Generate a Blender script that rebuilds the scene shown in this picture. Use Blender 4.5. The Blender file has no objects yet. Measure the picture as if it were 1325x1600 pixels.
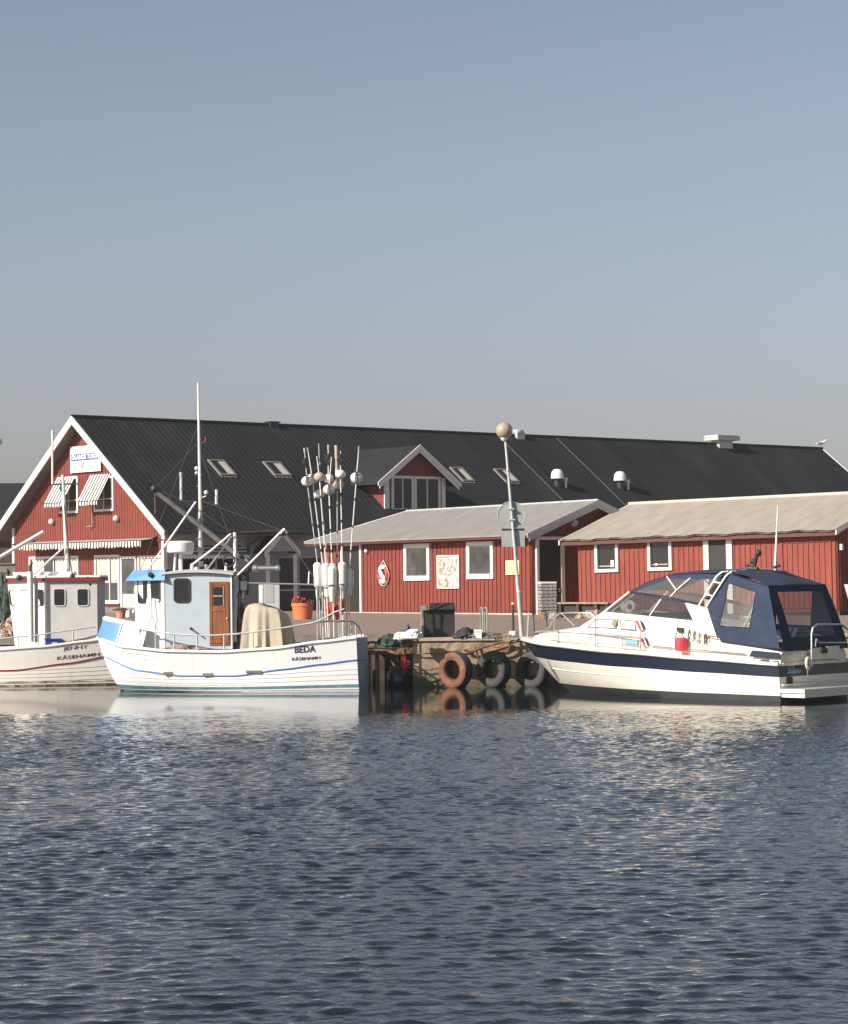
import bpy, math, random
from math import sin, cos, pi, radians, sqrt, atan2
from mathutils import Vector, Matrix
random.seed(7)
S = bpy.context.scene
COL = S.collection
# ------------------------------------------------------------------ camera, sky, sun
F_PX, YH, ROLL, EYE = 3720.0, 903.0, 0.010, 1.54      # focal length and horizon measured on the 1325 x 1600 photograph
WZ = -1.18                                             # water level (quay = 0)
cd = bpy.data.cameras.new('camera'); cam = bpy.data.objects.new('camera', cd); COL.objects.link(cam)
cd.sensor_fit = 'HORIZONTAL'; cd.sensor_width = 36; cd.lens = 36 * F_PX / 1325
cd.shift_y = (YH - 800) / 1325; cd.clip_start = 0.5; cd.clip_end = 3000
cam.location = (0, 0, EYE)
cam.matrix_world = Matrix.Translation((0, 0, EYE)) @ Matrix.Rotation(pi/2, 4, 'X') @ Matrix.Rotation(-ROLL, 4, 'Z')
S.camera = cam
SUN = Vector((-0.827, -0.562, 0)) * cos(radians(31)) + Vector((0, 0, sin(radians(31))))
W = bpy.data.worlds.new('World'); S.world = W; W.use_nodes = True
wn = W.node_tree.nodes; wl = W.node_tree.links
sky = wn.new('ShaderNodeTexSky'); sky.sky_type = 'NISHITA'; sky.sun_disc = False
sky.sun_elevation = radians(31); sky.sun_rotation = atan2(SUN.x, SUN.y)
sky.air_density = 1.0; sky.dust_density = 1.6; sky.ozone_density = 1.6; sky.altitude = 0
bg = wn['Background']; bg.inputs[1].default_value = 0.076
hs = wn.new('ShaderNodeHueSaturation'); hs.inputs['Saturation'].default_value = .62
tint = wn.new('ShaderNodeMix'); tint.data_type = 'RGBA'; tint.blend_type = 'MULTIPLY'; tint.inputs[0].default_value = 1
wg = wn.new('ShaderNodeNewGeometry'); wx = wn.new('ShaderNodeSeparateXYZ'); wl.new(wg.outputs['Incoming'], wx.inputs[0])
wm = wn.new('ShaderNodeMath'); wm.operation = 'MULTIPLY'; wm.inputs[1].default_value = -1; wl.new(wx.outputs[2], wm.inputs[0])
wr = wn.new('ShaderNodeValToRGB'); wl.new(wm.outputs[0], wr.inputs[0])      # hazier, pinker air low down; clearer blue higher up
wr.color_ramp.interpolation = 'B_SPLINE'
wr.color_ramp.elements[0].position = .0; wr.color_ramp.elements[0].color = (1.07, .94, 1.0, 1)
wr.color_ramp.elements[1].position = .30; wr.color_ramp.elements[1].color = (.80, .93, .985, 1)
_e = wr.color_ramp.elements.new(.7); _e.color = (.52, .555, .53, 1)
wl.new(wr.outputs[0], tint.inputs[7])
wl.new(sky.outputs[0], hs.inputs['Color']); wl.new(hs.outputs[0], tint.inputs[6]); wl.new(tint.outputs[2], bg.inputs[0])
sd = bpy.data.lights.new('sun', 'SUN'); sd.energy = 4.9; sd.angle = radians(0.5); sd.color = (1, 0.93, 0.83)
sun = bpy.data.objects.new('sun', sd); COL.objects.link(sun)
sun.rotation_euler = (-SUN).to_track_quat('-Z', 'Y').to_euler()
S.view_settings.view_transform = 'Standard'; S.view_settings.look = 'None'
S.view_settings.exposure = 0.5; S.view_settings.gamma = 1

# ------------------------------------------------------------------ materials
def mat(name, col, rough=.6, metal=0, var=.0, vs=3.0, col2=None, bump=0, bs=20, stretch=(1, 1, 1), spec=.5, alpha=1, trans=0, coat=0, amt=.5):
    m = bpy.data.materials.new(name); m.use_nodes = True; nt = m.node_tree; p = nt.nodes['Principled BSDF']
    p.inputs['Base Color'].default_value = (*col, 1); p.inputs['Roughness'].default_value = rough
    p.inputs['Metallic'].default_value = metal; p.inputs['Specular IOR Level'].default_value = spec
    if coat: p.inputs['Coat Weight'].default_value = coat; p.inputs['Coat Roughness'].default_value = .08
    if trans: p.inputs['Transmission Weight'].default_value = trans
    if alpha < 1: p.inputs['Alpha'].default_value = alpha
    tc = nt.nodes.new('ShaderNodeTexCoord'); mp = nt.nodes.new('ShaderNodeMapping'); mp.inputs['Scale'].default_value = stretch
    nt.links.new(tc.outputs['Object'], mp.inputs[0])
    if var or col2:
        n = nt.nodes.new('ShaderNodeTexNoise'); n.inputs['Scale'].default_value = vs; n.inputs['Detail'].default_value = 6; n.inputs['Roughness'].default_value = .65
        nt.links.new(mp.outputs[0], n.inputs[0])
        r = nt.nodes.new('ShaderNodeValToRGB'); nt.links.new(n.outputs[0], r.inputs[0])
        c2 = col2 if col2 else tuple(c * (1 - var) for c in col)
        c1 = col if col2 else tuple(min(1, c * (1 + var)) for c in col)
        r.color_ramp.elements[0].position = amt - .18; r.color_ramp.elements[0].color = (*c2, 1)
        r.color_ramp.elements[1].position = amt + .18; r.color_ramp.elements[1].color = (*c1, 1)
        nt.links.new(r.outputs[0], p.inputs['Base Color'])
    if bump:
        n2 = nt.nodes.new('ShaderNodeTexNoise'); n2.inputs['Scale'].default_value = bs; n2.inputs['Detail'].default_value = 5
        nt.links.new(mp.outputs[0], n2.inputs[0])
        b = nt.nodes.new('ShaderNodeBump'); b.inputs['Strength'].default_value = bump; b.inputs['Distance'].default_value = .02
        nt.links.new(n2.outputs[0], b.inputs['Height']); nt.links.new(b.outputs[0], p.inputs['Normal'])
    return m
M = {}
def defm(k, *a, **kw): M[k] = mat(k, *a, **kw)
defm('red', (.215, .040, .025), .75, var=.2, vs=1.6, stretch=(3, 3, .6), bump=.3, bs=30)
defm('red_right', (.255, .049, .030), .75, var=.2, vs=1.6, stretch=(3, 3, .6), bump=.3, bs=30)
defm('red_trim', (.20, .025, .022), .5, var=.15)
defm('brown_trim', (.10, .03, .025), .6)
defm('white', (.78, .76, .72), .5, var=.04, vs=5)
defm('white_cool', (.80, .81, .80), .45, var=.03, vs=4)
defm('grey_trim', (.42, .41, .40), .6, var=.1)
defm('black_roof', (.019, .0205, .023), .72, var=.35, vs=.6, spec=.2, stretch=(.3, 1, .3))
defm('grey_roof', (.235, .222, .213), .85, var=.13, vs=1.6, stretch=(1, .35, 1), bump=.2, bs=8)
defm('beige_roof', (.355, .31, .262), .85, var=.13, vs=1.8, stretch=(1, .3, 1), bump=.2, bs=8)
defm('seam', (.055, .055, .055), .7)
defm('skylight_frame', (.19, .175, .155), .7)
defm('beige_trim', (.52, .47, .40), .7)
defm('net_grey', (.17, .19, .19), .95, col2=(.07, .10, .11), vs=7)
defm('soffit', (.17, .14, .12), .8)
defm('plinth', (.48, .42, .33), .9, var=.25, vs=2, bump=.5)
defm('render_wall', (.36, .36, .37), .9, var=.06)
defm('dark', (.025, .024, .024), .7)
defm('door_dark', (.022, .016, .013), .6, var=.2, stretch=(4, 4, .5))
defm('glass', (.022, .024, .026), .12, spec=.4)
defm('glass_room', (.11, .105, .10), .12, col2=(.035, .033, .032), vs=1.0, spec=.5)
defm('curtain', (.52, .50, .44), .8, var=.2, vs=9, stretch=(1, 1, .05))
defm('steel', (.55, .55, .54), .35, metal=.8)
defm('galv', (.50, .51, .50), .5, metal=.3, var=.15, vs=4)
defm('rust', (.16, .075, .04), .8, var=.4, vs=8)
defm('black_iron', (.03, .03, .03), .5)
defm('rubber', (.052, .052, .052), .75, var=.35, vs=7, bump=.4)
defm('orange_rubber', (.27, .095, .05), .75, col2=(.09, .045, .03), vs=4, amt=.47, bump=.4)
defm('orange_pot', (.62, .17, .055), .75, var=.08)
defm('terracotta', (.50, .24, .14), .8, var=.1)
defm('green', (.05, .085, .03), .8, var=.5, vs=12)
defm('petal_red', (.62, .03, .05), .6)
defm('soil', (.05, .035, .025), .9)
defm('tarp', (.47, .40, .31), .8, var=.12, vs=2.5, bump=.4, bs=5)
defm('hull_white', (.84, .84, .83), .4, col2=(.70, .68, .63), vs=2.2, stretch=(2, 2, .6), amt=.27, coat=.2)
defm('hull_cream', (.84, .79, .71), .45, col2=(.66, .59, .48), vs=2.2, stretch=(2, 2, .6), amt=.29, coat=.15)
defm('hull_motor', (.82, .76, .66), .22, var=.02, vs=1, coat=.4)
defm('deck', (.22, .15, .10), .8, var=.3)
defm('cabin_grey', (.50, .49, .475), .6, var=.07, vs=3)
defm('cabin_blue', (.44, .50, .555), .55, var=.05, vs=3)
defm('panel_blue', (.50, .62, .68), .5, var=.04)
defm('transom_shade', (.30, .37, .46), .5, var=.12)  # white stern with its dark bluish shade put into the colour
defm('blue', (.10, .25, .62), .5, var=.06)
defm('stripe_blue', (.14, .26, .56), .5)
defm('stripe_red', (.26, .03, .06), .5)
defm('teal', (.16, .30, .33), .6, var=.3, vs=5)
defm('weed', (.15, .10, .04), .9, col2=(.55, .45, .25), vs=5)
defm('navy', (.014, .021, .040), .3, coat=.5)
defm('navy_cloth', (.019, .032, .068), .85, var=.25, vs=1.6, bump=.7, bs=4)
defm('boot', (.045, .047, .05), .5, var=.2)
defm('wood_door', (.25, .085, .03), .5, var=.3, vs=3, stretch=(5, 5, .6))
defm('timber', (.24, .13, .07), .85, var=.4, vs=3)
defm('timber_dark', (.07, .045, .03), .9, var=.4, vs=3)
defm('timber_pale', (.32, .26, .17), .9, var=.25, vs=3)
defm('timber_grey', (.20, .18, .16), .9, var=.3, vs=4)
defm('rope', (.10, .08, .065), .9)
defm('rope_orange', (.40, .12, .06), .9)
defm('rope_white', (.65, .62, .55), .9)
defm('red', (.215, .040, .025), .75, var=.2, vs=1.6, stretch=(3, 3, .6), bump=.3, bs=30)
defm('safety_red', (.70, .05, .04), .5, var=.1)
defm('blue_plastic', (.03, .07, .35), .4)
defm('net_green', (.07, .10, .075), .95, col2=(.02, .035, .03), vs=9, bump=1, bs=18)
defm('net_pale', (.55, .45, .38), .95, col2=(.25, .13, .10), vs=6, bump=1, bs=18)
defm('crate', (.03, .028, .027), .7, var=.2)
defm('crate_grey', (.30, .28, .26), .7, var=.2)
defm('sign_back', (.36, .38, .36), .55, metal=.2, var=.08)
defm('yellow_sign', (.72, .58, .32), .6, var=.06)
defm('globe', (.42, .34, .22), .15, coat=.6)
defm('float_white', (.75, .70, .65), .5, var=.15, vs=9)
defm('float_pink', (.55, .40, .34), .6, var=.3, vs=9)
defm('foam', (.80, .77, .70), .7, var=.08, vs=8)
defm('flag_red', (.52, .07, .05), .8, var=.3)
defm('ink', (.05, .05, .08), .6)
defm('ink_blue', (.06, .08, .22), .6)
defm('ink_cyan', (.16, .45, .62), .5)
defm('grey_box', (.45, .46, .45), .6)
defm('red_box', (.75, .05, .08), .5, var=.05)
defm('vent_white', (.75, .75, .73), .4)
defm('gull', (.75, .73, .70), .8)
defm('gull_grey', (.35, .36, .38), .8)

def node_mat(name):
    m = bpy.data.materials.new(name); m.use_nodes = True
    return m, m.node_tree, m.node_tree.nodes['Principled BSDF']
def N(nt, t, **kw):
    n = nt.nodes.new(t)
    for k, v in kw.items(): setattr(n, k, v)
    return n
def weather(mname, dirt, z0, z1, strength=.7, streak=.35):
    m = M[mname]; nt = m.node_tree; p = nt.nodes['Principled BSDF']; src = p.inputs['Base Color'].links[0].from_socket
    tc = N(nt, 'ShaderNodeTexCoord'); sx = N(nt, 'ShaderNodeSeparateXYZ'); nt.links.new(tc.outputs['Object'], sx.inputs[0])
    mp = N(nt, 'ShaderNodeMapping'); mp.inputs['Scale'].default_value = (5, 5, .25); nt.links.new(tc.outputs['Object'], mp.inputs[0])
    n = N(nt, 'ShaderNodeTexNoise'); n.inputs['Scale'].default_value = 1.2; n.inputs['Detail'].default_value = 7; nt.links.new(mp.outputs[0], n.inputs[0])
    mr = N(nt, 'ShaderNodeMapRange'); mr.inputs[1].default_value = .45; mr.inputs[2].default_value = .75; mr.inputs[3].default_value = 0; mr.inputs[4].default_value = streak; nt.links.new(n.outputs[0], mr.inputs[0])
    n2 = N(nt, 'ShaderNodeTexNoise'); n2.inputs['Scale'].default_value = 2.5; n2.inputs['Detail'].default_value = 6; nt.links.new(tc.outputs['Object'], n2.inputs[0])
    a = N(nt, 'ShaderNodeMath', operation='MULTIPLY_ADD'); nt.links.new(n2.outputs[0], a.inputs[0]); a.inputs[1].default_value = -(z1-z0)*1.6; nt.links.new(sx.outputs[2], a.inputs[2])
    m2 = N(nt, 'ShaderNodeMapRange'); m2.inputs[1].default_value = z0-(z1-z0)*.8; m2.inputs[2].default_value = z1-(z1-z0)*.8; m2.inputs[3].default_value = strength; m2.inputs[4].default_value = 0; nt.links.new(a.outputs[0], m2.inputs[0])
    mx_ = N(nt, 'ShaderNodeMath', operation='MAXIMUM'); nt.links.new(mr.outputs[0], mx_.inputs[0]); nt.links.new(m2.outputs[0], mx_.inputs[1])
    mix = N(nt, 'ShaderNodeMix', data_type='RGBA'); nt.links.new(mx_.outputs[0], mix.inputs[0]); nt.links.new(src, mix.inputs[6]); mix.inputs[7].default_value = (*dirt, 1)
    nt.links.new(mix.outputs[2], p.inputs['Base Color'])
# striped awning cloth (stripes run down the slope: they follow object x)
def stripes(name, period):
    m, nt, p = node_mat(name)
    tc = N(nt, 'ShaderNodeTexCoord'); sx = N(nt, 'ShaderNodeSeparateXYZ'); nt.links.new(tc.outputs['Object'], sx.inputs[0])
    a = N(nt, 'ShaderNodeMath', operation='MULTIPLY'); a.inputs[1].default_value = 1/period; nt.links.new(sx.outputs[0], a.inputs[0])
    b = N(nt, 'ShaderNodeMath', operation='FRACT'); nt.links.new(a.outputs[0], b.inputs[0])
    c = N(nt, 'ShaderNodeMath', operation='GREATER_THAN'); c.inputs[1].default_value = .52; nt.links.new(b.outputs[0], c.inputs[0])
    mx = N(nt, 'ShaderNodeMix', data_type='RGBA'); nt.links.new(c.outputs[0], mx.inputs[0])
    mx.inputs[6].default_value = (.74, .72, .68, 1); mx.inputs[7].default_value = (.06, .058, .062, 1)
    nt.links.new(mx.outputs[2], p.inputs[0]); p.inputs['Roughness'].default_value = .85
    return m
M['awning'] = stripes('awning', .25)
# clear vinyl canopy window
m, nt, p = node_mat('vinyl'); p.inputs['Base Color'].default_value = (.20, .19, .18, 1); p.inputs['Roughness'].default_value = .08
p.inputs['Alpha'].default_value = .42; M['vinyl'] = m
m, nt, p = node_mat('tinted'); p.inputs['Base Color'].default_value = (.05, .055, .06, 1); p.inputs['Roughness'].default_value = .05
p.inputs['Alpha'].default_value = .6; M['tinted'] = m
# water: ruffled in the open, sheltered and smooth along the quay
m, nt, p = node_mat('water'); p.inputs['Base Color'].default_value = (.012, .016, .019, 1); p.inputs['Roughness'].default_value = .04
p.inputs['IOR'].default_value = 1.333; p.inputs['Specular IOR Level'].default_value = .5
g = N(nt, 'ShaderNodeNewGeometry'); sx = N(nt, 'ShaderNodeSeparateXYZ'); nt.links.new(g.outputs['Position'], sx.inputs[0])
def wnoise(scale, st, det, rot=0):
    mp = N(nt, 'ShaderNodeMapping'); mp.inputs['Scale'].default_value = st; mp.inputs['Rotation'].default_value = (0, 0, rot)
    nt.links.new(g.outputs['Position'], mp.inputs[0])
    n = N(nt, 'ShaderNodeTexNoise'); n.inputs['Scale'].default_value = scale; n.inputs['Detail'].default_value = det; n.inputs['Roughness'].default_value = .55
    nt.links.new(mp.outputs[0], n.inputs[0]); return n
n3 = wnoise(.16, (1, 1, 1), 3)
# shelter mask from distance to the quay plus a slow noise
ma = N(nt, 'ShaderNodeMath', operation='MULTIPLY_ADD'); nt.links.new(n3.outputs[0], ma.inputs[0]); ma.inputs[1].default_value = 8; nt.links.new(sx.outputs[1], ma.inputs[2])
mr = N(nt, 'ShaderNodeMapRange'); mr.inputs[1].default_value = 49.5; mr.inputs[2].default_value = 53.0; mr.inputs[3].default_value = 1.0; mr.inputs[4].default_value = .06
nt.links.new(ma.outputs[0], mr.inputs[0])
n1 = wnoise(9.0, (.7, 1, 1), 4, .25); n2 = wnoise(4.0, (.7, 1, 1), 3, -.2)
ad = N(nt, 'ShaderNodeMath', operation='MULTIPLY_ADD'); nt.links.new(n2.outputs[0], ad.inputs[0]); ad.inputs[1].default_value = 2.0; nt.links.new(n1.outputs[0], ad.inputs[2])
bp = N(nt, 'ShaderNodeBump'); bp.inputs['Distance'].default_value = .012
nt.links.new(ad.outputs[0], bp.inputs['Height']); nt.links.new(mr.outputs[0], bp.inputs['Strength']); nt.links.new(bp.outputs[0], p.inputs['Normal'])
M['water'] = m
# paving
defm('ground', (.25, .18, .15), .9, var=.16, vs=.8, bump=.4, bs=14)
# stained concrete
m = mat('concrete', (.46, .36, .25), .9, col2=(.24, .16, .10), vs=1.6, bump=.8, bs=6); M['concrete'] = m
weather('concrete', (.07, .065, .035), WZ+.12, WZ+.38, .85, .35)
weather('red', (.11, .04, .032), .0, .6, .55, .5); weather('red_right', (.16, .06, .045), .0, .6, .5, .45)
weather('grey_roof', (.20, .19, .17), -9, -8, 0, .3)
defm('concrete_top', (.42, .34, .25), .9, var=.2, vs=3, bump=.6)
# printed notice board
m, nt, p = node_mat('poster'); tc = N(nt, 'ShaderNodeTexCoord'); v = N(nt, 'ShaderNodeTexVoronoi'); v.distance = 'CHEBYCHEV'; v.inputs['Scale'].default_value = 7
nt.links.new(tc.outputs['Object'], v.inputs[0]); r = N(nt, 'ShaderNodeValToRGB'); nt.links.new(v.outputs['Color'], r.inputs[0])
r.color_ramp.elements[0].color = (.75, .70, .64, 1); r.color_ramp.elements[1].color = (.42, .25, .14, 1)
e = r.color_ramp.elements.new(.5); e.color = (.66, .58, .50, 1); e = r.color_ramp.elements.new(.56); e.color = (.30, .14, .09, 1); e = r.color_ramp.elements.new(.8); e.color = (.42, .38, .33, 1)
nt.links.new(r.outputs[0], p.inputs[0]); p.inputs['Roughness'].default_value = .4; M['poster'] = m

# ------------------------------------------------------------------ helpers
CT, ST = cos(ROLL), sin(ROLL)
def ray(px, py):
    u = (px - 662.5) / F_PX; v = (YH - py) / F_PX
    return Vector((u*CT + v*ST, 1, -u*ST + v*CT))
def at(px, py, D):
    d = ray(px, py); return Vector((d.x*D, D, EYE + d.z*D))
def onz(px, py, z=0):
    d = ray(px, py); t = (z - EYE)/d.z; return Vector((d.x*t, t, z))
class Frame:
    def __init__(s, o, rz=0, tilt=0):
        s.m = Matrix.Translation(Vector(o)) @ Matrix.Rotation(rz, 4, 'Z') @ Matrix.Rotation(tilt, 4, 'Y'); s.i = s.m.inverted()
        s.o = Vector(o); s.rz = rz; s.tilt = tilt
    def hit(s, px, py, n, d):
        a = s.i @ Vector((0, 0, EYE)); b = (s.i.to_3x3() @ ray(px, py)); n = Vector(n)
        t = (d - n.dot(a)) / n.dot(b); return a + b*t
    def px(s, px, py, ax, val):
        n = [0, 0, 0]; n['xyz'.index(ax)] = 1; return s.hit(px, py, n, val)
    def empty(s, name, label, cat, group=None):
        o = bpy.data.objects.new(name, None); COL.objects.link(o); o.empty_display_size = .3
        o.matrix_world = s.m; tag(o, label, cat, group); return o
def tag(o, label=None, cat=None, group=None, kind=None):
    if label: o['label'] = label
    if cat: o['category'] = cat
    if group: o['group'] = group
    if kind: o['kind'] = kind
    return o
class MB:
    def __init__(s): s.v = []; s.f = []; s.mi = []
    def add(s, vs, fs, mi=0):
        b = len(s.v); s.v += [tuple(x) for x in vs]; s.f += [tuple(b+i for i in f) for f in fs]; s.mi += [mi]*len(fs); return s
    def box(s, x0, x1, y0, y1, z0, z1, mi=0):
        v = [(x, y, z) for z in (z0, z1) for y in (y0, y1) for x in (x0, x1)]
        return s.add(v, [(0, 2, 3, 1), (4, 5, 7, 6), (0, 1, 5, 4), (2, 6, 7, 3), (0, 4, 6, 2), (1, 3, 7, 5)], mi)
    def fbox(s, fn, a0, a1, b0, b1, c0, c1, mi=0):
        v = [fn(x, y, z) for z in (c0, c1) for y in (b0, b1) for x in (a0, a1)]
        return s.add(v, [(0, 2, 3, 1), (4, 5, 7, 6), (0, 1, 5, 4), (2, 6, 7, 3), (0, 4, 6, 2), (1, 3, 7, 5)], mi)
    def poly(s, pts, mi=0): return s.add(pts, [tuple(range(len(pts)))], mi)
    def prism(s, pts, vec, mi=0):
        n = len(pts); vec = Vector(vec); a = [Vector(p) for p in pts]; b = [p + vec for p in a]
        return s.add(a+b, [tuple(range(n-1, -1, -1)), tuple(range(n, 2*n))] + [(i, (i+1) % n, n+(i+1) % n, n+i) for i in range(n)], mi)
    def tube(s, pts, r, seg=7, mi=0, r2=None, caps=True):
        P = [Vector(p) for p in pts]; n = len(P); rings = []
        up = None
        for i, p in enumerate(P):
            d = (P[min(i+1, n-1)] - P[max(i-1, 0)]).normalized()
            if up is None:
                up = Vector((0, 0, 1)) if abs(d.z) < .9 else Vector((1, 0, 0))
            a = d.cross(up).normalized(); b = a.cross(d).normalized(); up = b
            rr = r if r2 is None else r + (r2-r)*i/(n-1)
            if isinstance(r, (list, tuple)): rr = r[i]
            rings.append([p + (a*cos(t) + b*sin(t))*rr for t in [2*pi*k/seg for k in range(seg)]])
        vs = [v for R in rings for v in R]; fs = []
        for i in range(n-1):
            for k in range(seg):
                k2 = (k+1) % seg; fs.append((i*seg+k, i*seg+k2, (i+1)*seg+k2, (i+1)*seg+k))
        if caps: fs += [tuple(range(seg-1, -1, -1)), tuple((n-1)*seg+k for k in range(seg))]
        return s.add(vs, fs, mi)
    def lathe(s, prof, c=(0, 0, 0), ax='z', seg=20, mi=0):
        vs = []; fs = []; n = len(prof)
        for k in range(seg):
            t = 2*pi*k/seg
            for r, h in prof:
                q = (r*cos(t), r*sin(t), h)
                if ax == 'x': q = (q[2], q[0], q[1])
                if ax == 'y': q = (q[0], q[2], q[1])
                vs.append((q[0]+c[0], q[1]+c[1], q[2]+c[2]))
        for k in range(seg):
            k2 = (k+1) % seg
            for i in range(n-1): fs.append((k*n+i, k2*n+i, k2*n+i+1, k*n+i+1))
        return s.add(vs, fs, mi)
    def ball(s, c, r, seg=14, mi=0, sz=1):
        return s.lathe([(max(1e-4, r*sin(pi*i/8)), -r*cos(pi*i/8)*sz) for i in range(9)], c, 'z', seg, mi)
    def torus(s, c, R, r, ax='y', seg=28, seg2=10, fmi=None, sq=1):
        vs = []; fs = []; base = len(s.v)
        for i in range(seg):
            t = 2*pi*i/seg
            for j in range(seg2):
                q = 2*pi*j/seg2; rr = R + r*cos(q); h = r*sin(q)*sq
                p = (rr*cos(t), h, rr*sin(t)) if ax == 'y' else ((rr*cos(t), rr*sin(t), h) if ax == 'z' else (h, rr*cos(t), rr*sin(t)))
                vs.append((p[0]+c[0], p[1]+c[1], p[2]+c[2]))
        for i in range(seg):
            i2 = (i+1) % seg; m = fmi(i/seg) if fmi else 0
            s.add([], [], 0)
            for j in range(seg2):
                j2 = (j+1) % seg2; fs.append(((i*seg2+j, i2*seg2+j, i2*seg2+j2, i*seg2+j2), m))
        s.v += vs
        for f, m in fs: s.f.append(tuple(base+a for a in f)); s.mi.append(m)
        return s
    def grid(s, rows, mi=0, mif=None):
        n = len(rows[0]); b = len(s.v); s.v += [tuple(p) for R in rows for p in R]
        for i in range(len(rows)-1):
            for j in range(n-1):
                s.f.append((b+i*n+j, b+i*n+j+1, b+(i+1)*n+j+1, b+(i+1)*n+j)); s.mi.append(mif(i, j) if mif else mi)
        return s
    def rpanel(s, fn, u0, u1, v0, v1, r, n0, n1, mi=0):
        pts = rrect(u0, u1, v0, v1, r); n = len(pts)
        vs = [fn(u, v, n0) for u, v in pts] + [fn(u, v, n1) for u, v in pts]
        return s.add(vs, [tuple(range(n)), tuple(range(2*n-1, n-1, -1))] + [(i, (i+1) % n, n+(i+1) % n, n+i) for i in range(n)], mi)
    def rring(s, fn, u0, u1, v0, v1, r, w, n0, n1, mi=0):
        a = rrect(u0, u1, v0, v1, r); b = rrect(u0+w, u1-w, v0+w, v1-w, max(r-w, .001)); n = len(a)
        vs = [fn(u, v, n0) for u, v in a] + [fn(u, v, n1) for u, v in a] + [fn(u, v, n0) for u, v in b] + [fn(u, v, n1) for u, v in b]
        fs = []
        for i in range(n):
            j = (i+1) % n; fs += [(i, j, n+j, n+i), (n+i, n+j, 3*n+j, 3*n+i), (2*n+i, 3*n+i, 3*n+j, 2*n+j), (i, 2*n+i, 2*n+j, j)]
        return s.add(vs, fs, mi)
    def build(s, name, mats, parent=None, smooth=False):
        me = bpy.data.meshes.new(name); me.from_pydata(s.v, [], s.f)
        for k in (mats if isinstance(mats, (list, tuple)) else [mats]): me.materials.append(M[k])
        me.polygons.foreach_set('material_index', s.mi)
        if smooth: me.polygons.foreach_set('use_smooth', [True]*len(me.polygons))
        import bmesh
        bm = bmesh.new(); bm.from_mesh(me); bmesh.ops.recalc_face_normals(bm, faces=bm.faces)
        if smooth:
            for e in bm.edges:
                if len(e.link_faces) == 2 and e.calc_face_angle(0) > radians(38): e.smooth = False
        bm.to_mesh(me); bm.free()
        o = bpy.data.objects.new(name, me); COL.objects.link(o)
        if parent: o.parent = parent
        return o
def rrect(u0, u1, v0, v1, r):
    if r < .002: return [(u0, v0), (u1, v0), (u1, v1), (u0, v1)]
    out = []
    for cx, cy, a0 in ((u1-r, v0+r, -pi/2), (u1-r, v1-r, 0), (u0+r, v1-r, pi/2), (u0+r, v0+r, pi)):
        for k in range(5): out.append((cx + r*cos(a0+k*pi/8), cy + r*sin(a0+k*pi/8)))
    return out
def text(name, body, size, fn, mat_, parent, thick=.004, bold=0, shear=0, sx=1.0, align='CENTER', fit=None):
    """letters as a thin mesh; fn maps (right, up, out) on the surface to local coordinates"""
    c = bpy.data.curves.new(name, 'FONT'); c.body = body; c.size = size; c.align_x = align; c.align_y = 'CENTER'; c.extrude = thick; c.offset = bold; c.shear = shear; c.resolution_u = 2
    o = bpy.data.objects.new(name+'_tmp', c); COL.objects.link(o); bpy.context.view_layer.update()
    dg = bpy.context.evaluated_depsgraph_get(); me = bpy.data.meshes.new_from_object(o.evaluated_get(dg)); bpy.data.objects.remove(o)
    if fit: xs = [v.co.x for v in me.vertices]; sx = fit/(max(xs)-min(xs))
    for v in me.vertices: v.co = Vector(fn(v.co.x*sx, v.co.y, v.co.z + thick))
    me.materials.clear(); me.materials.append(M[mat_]); me.name = name
    r = bpy.data.objects.new(name, me); COL.objects.link(r); r.parent = parent; return r
def V(*a): return Vector(a)
exec_parts = []
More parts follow.
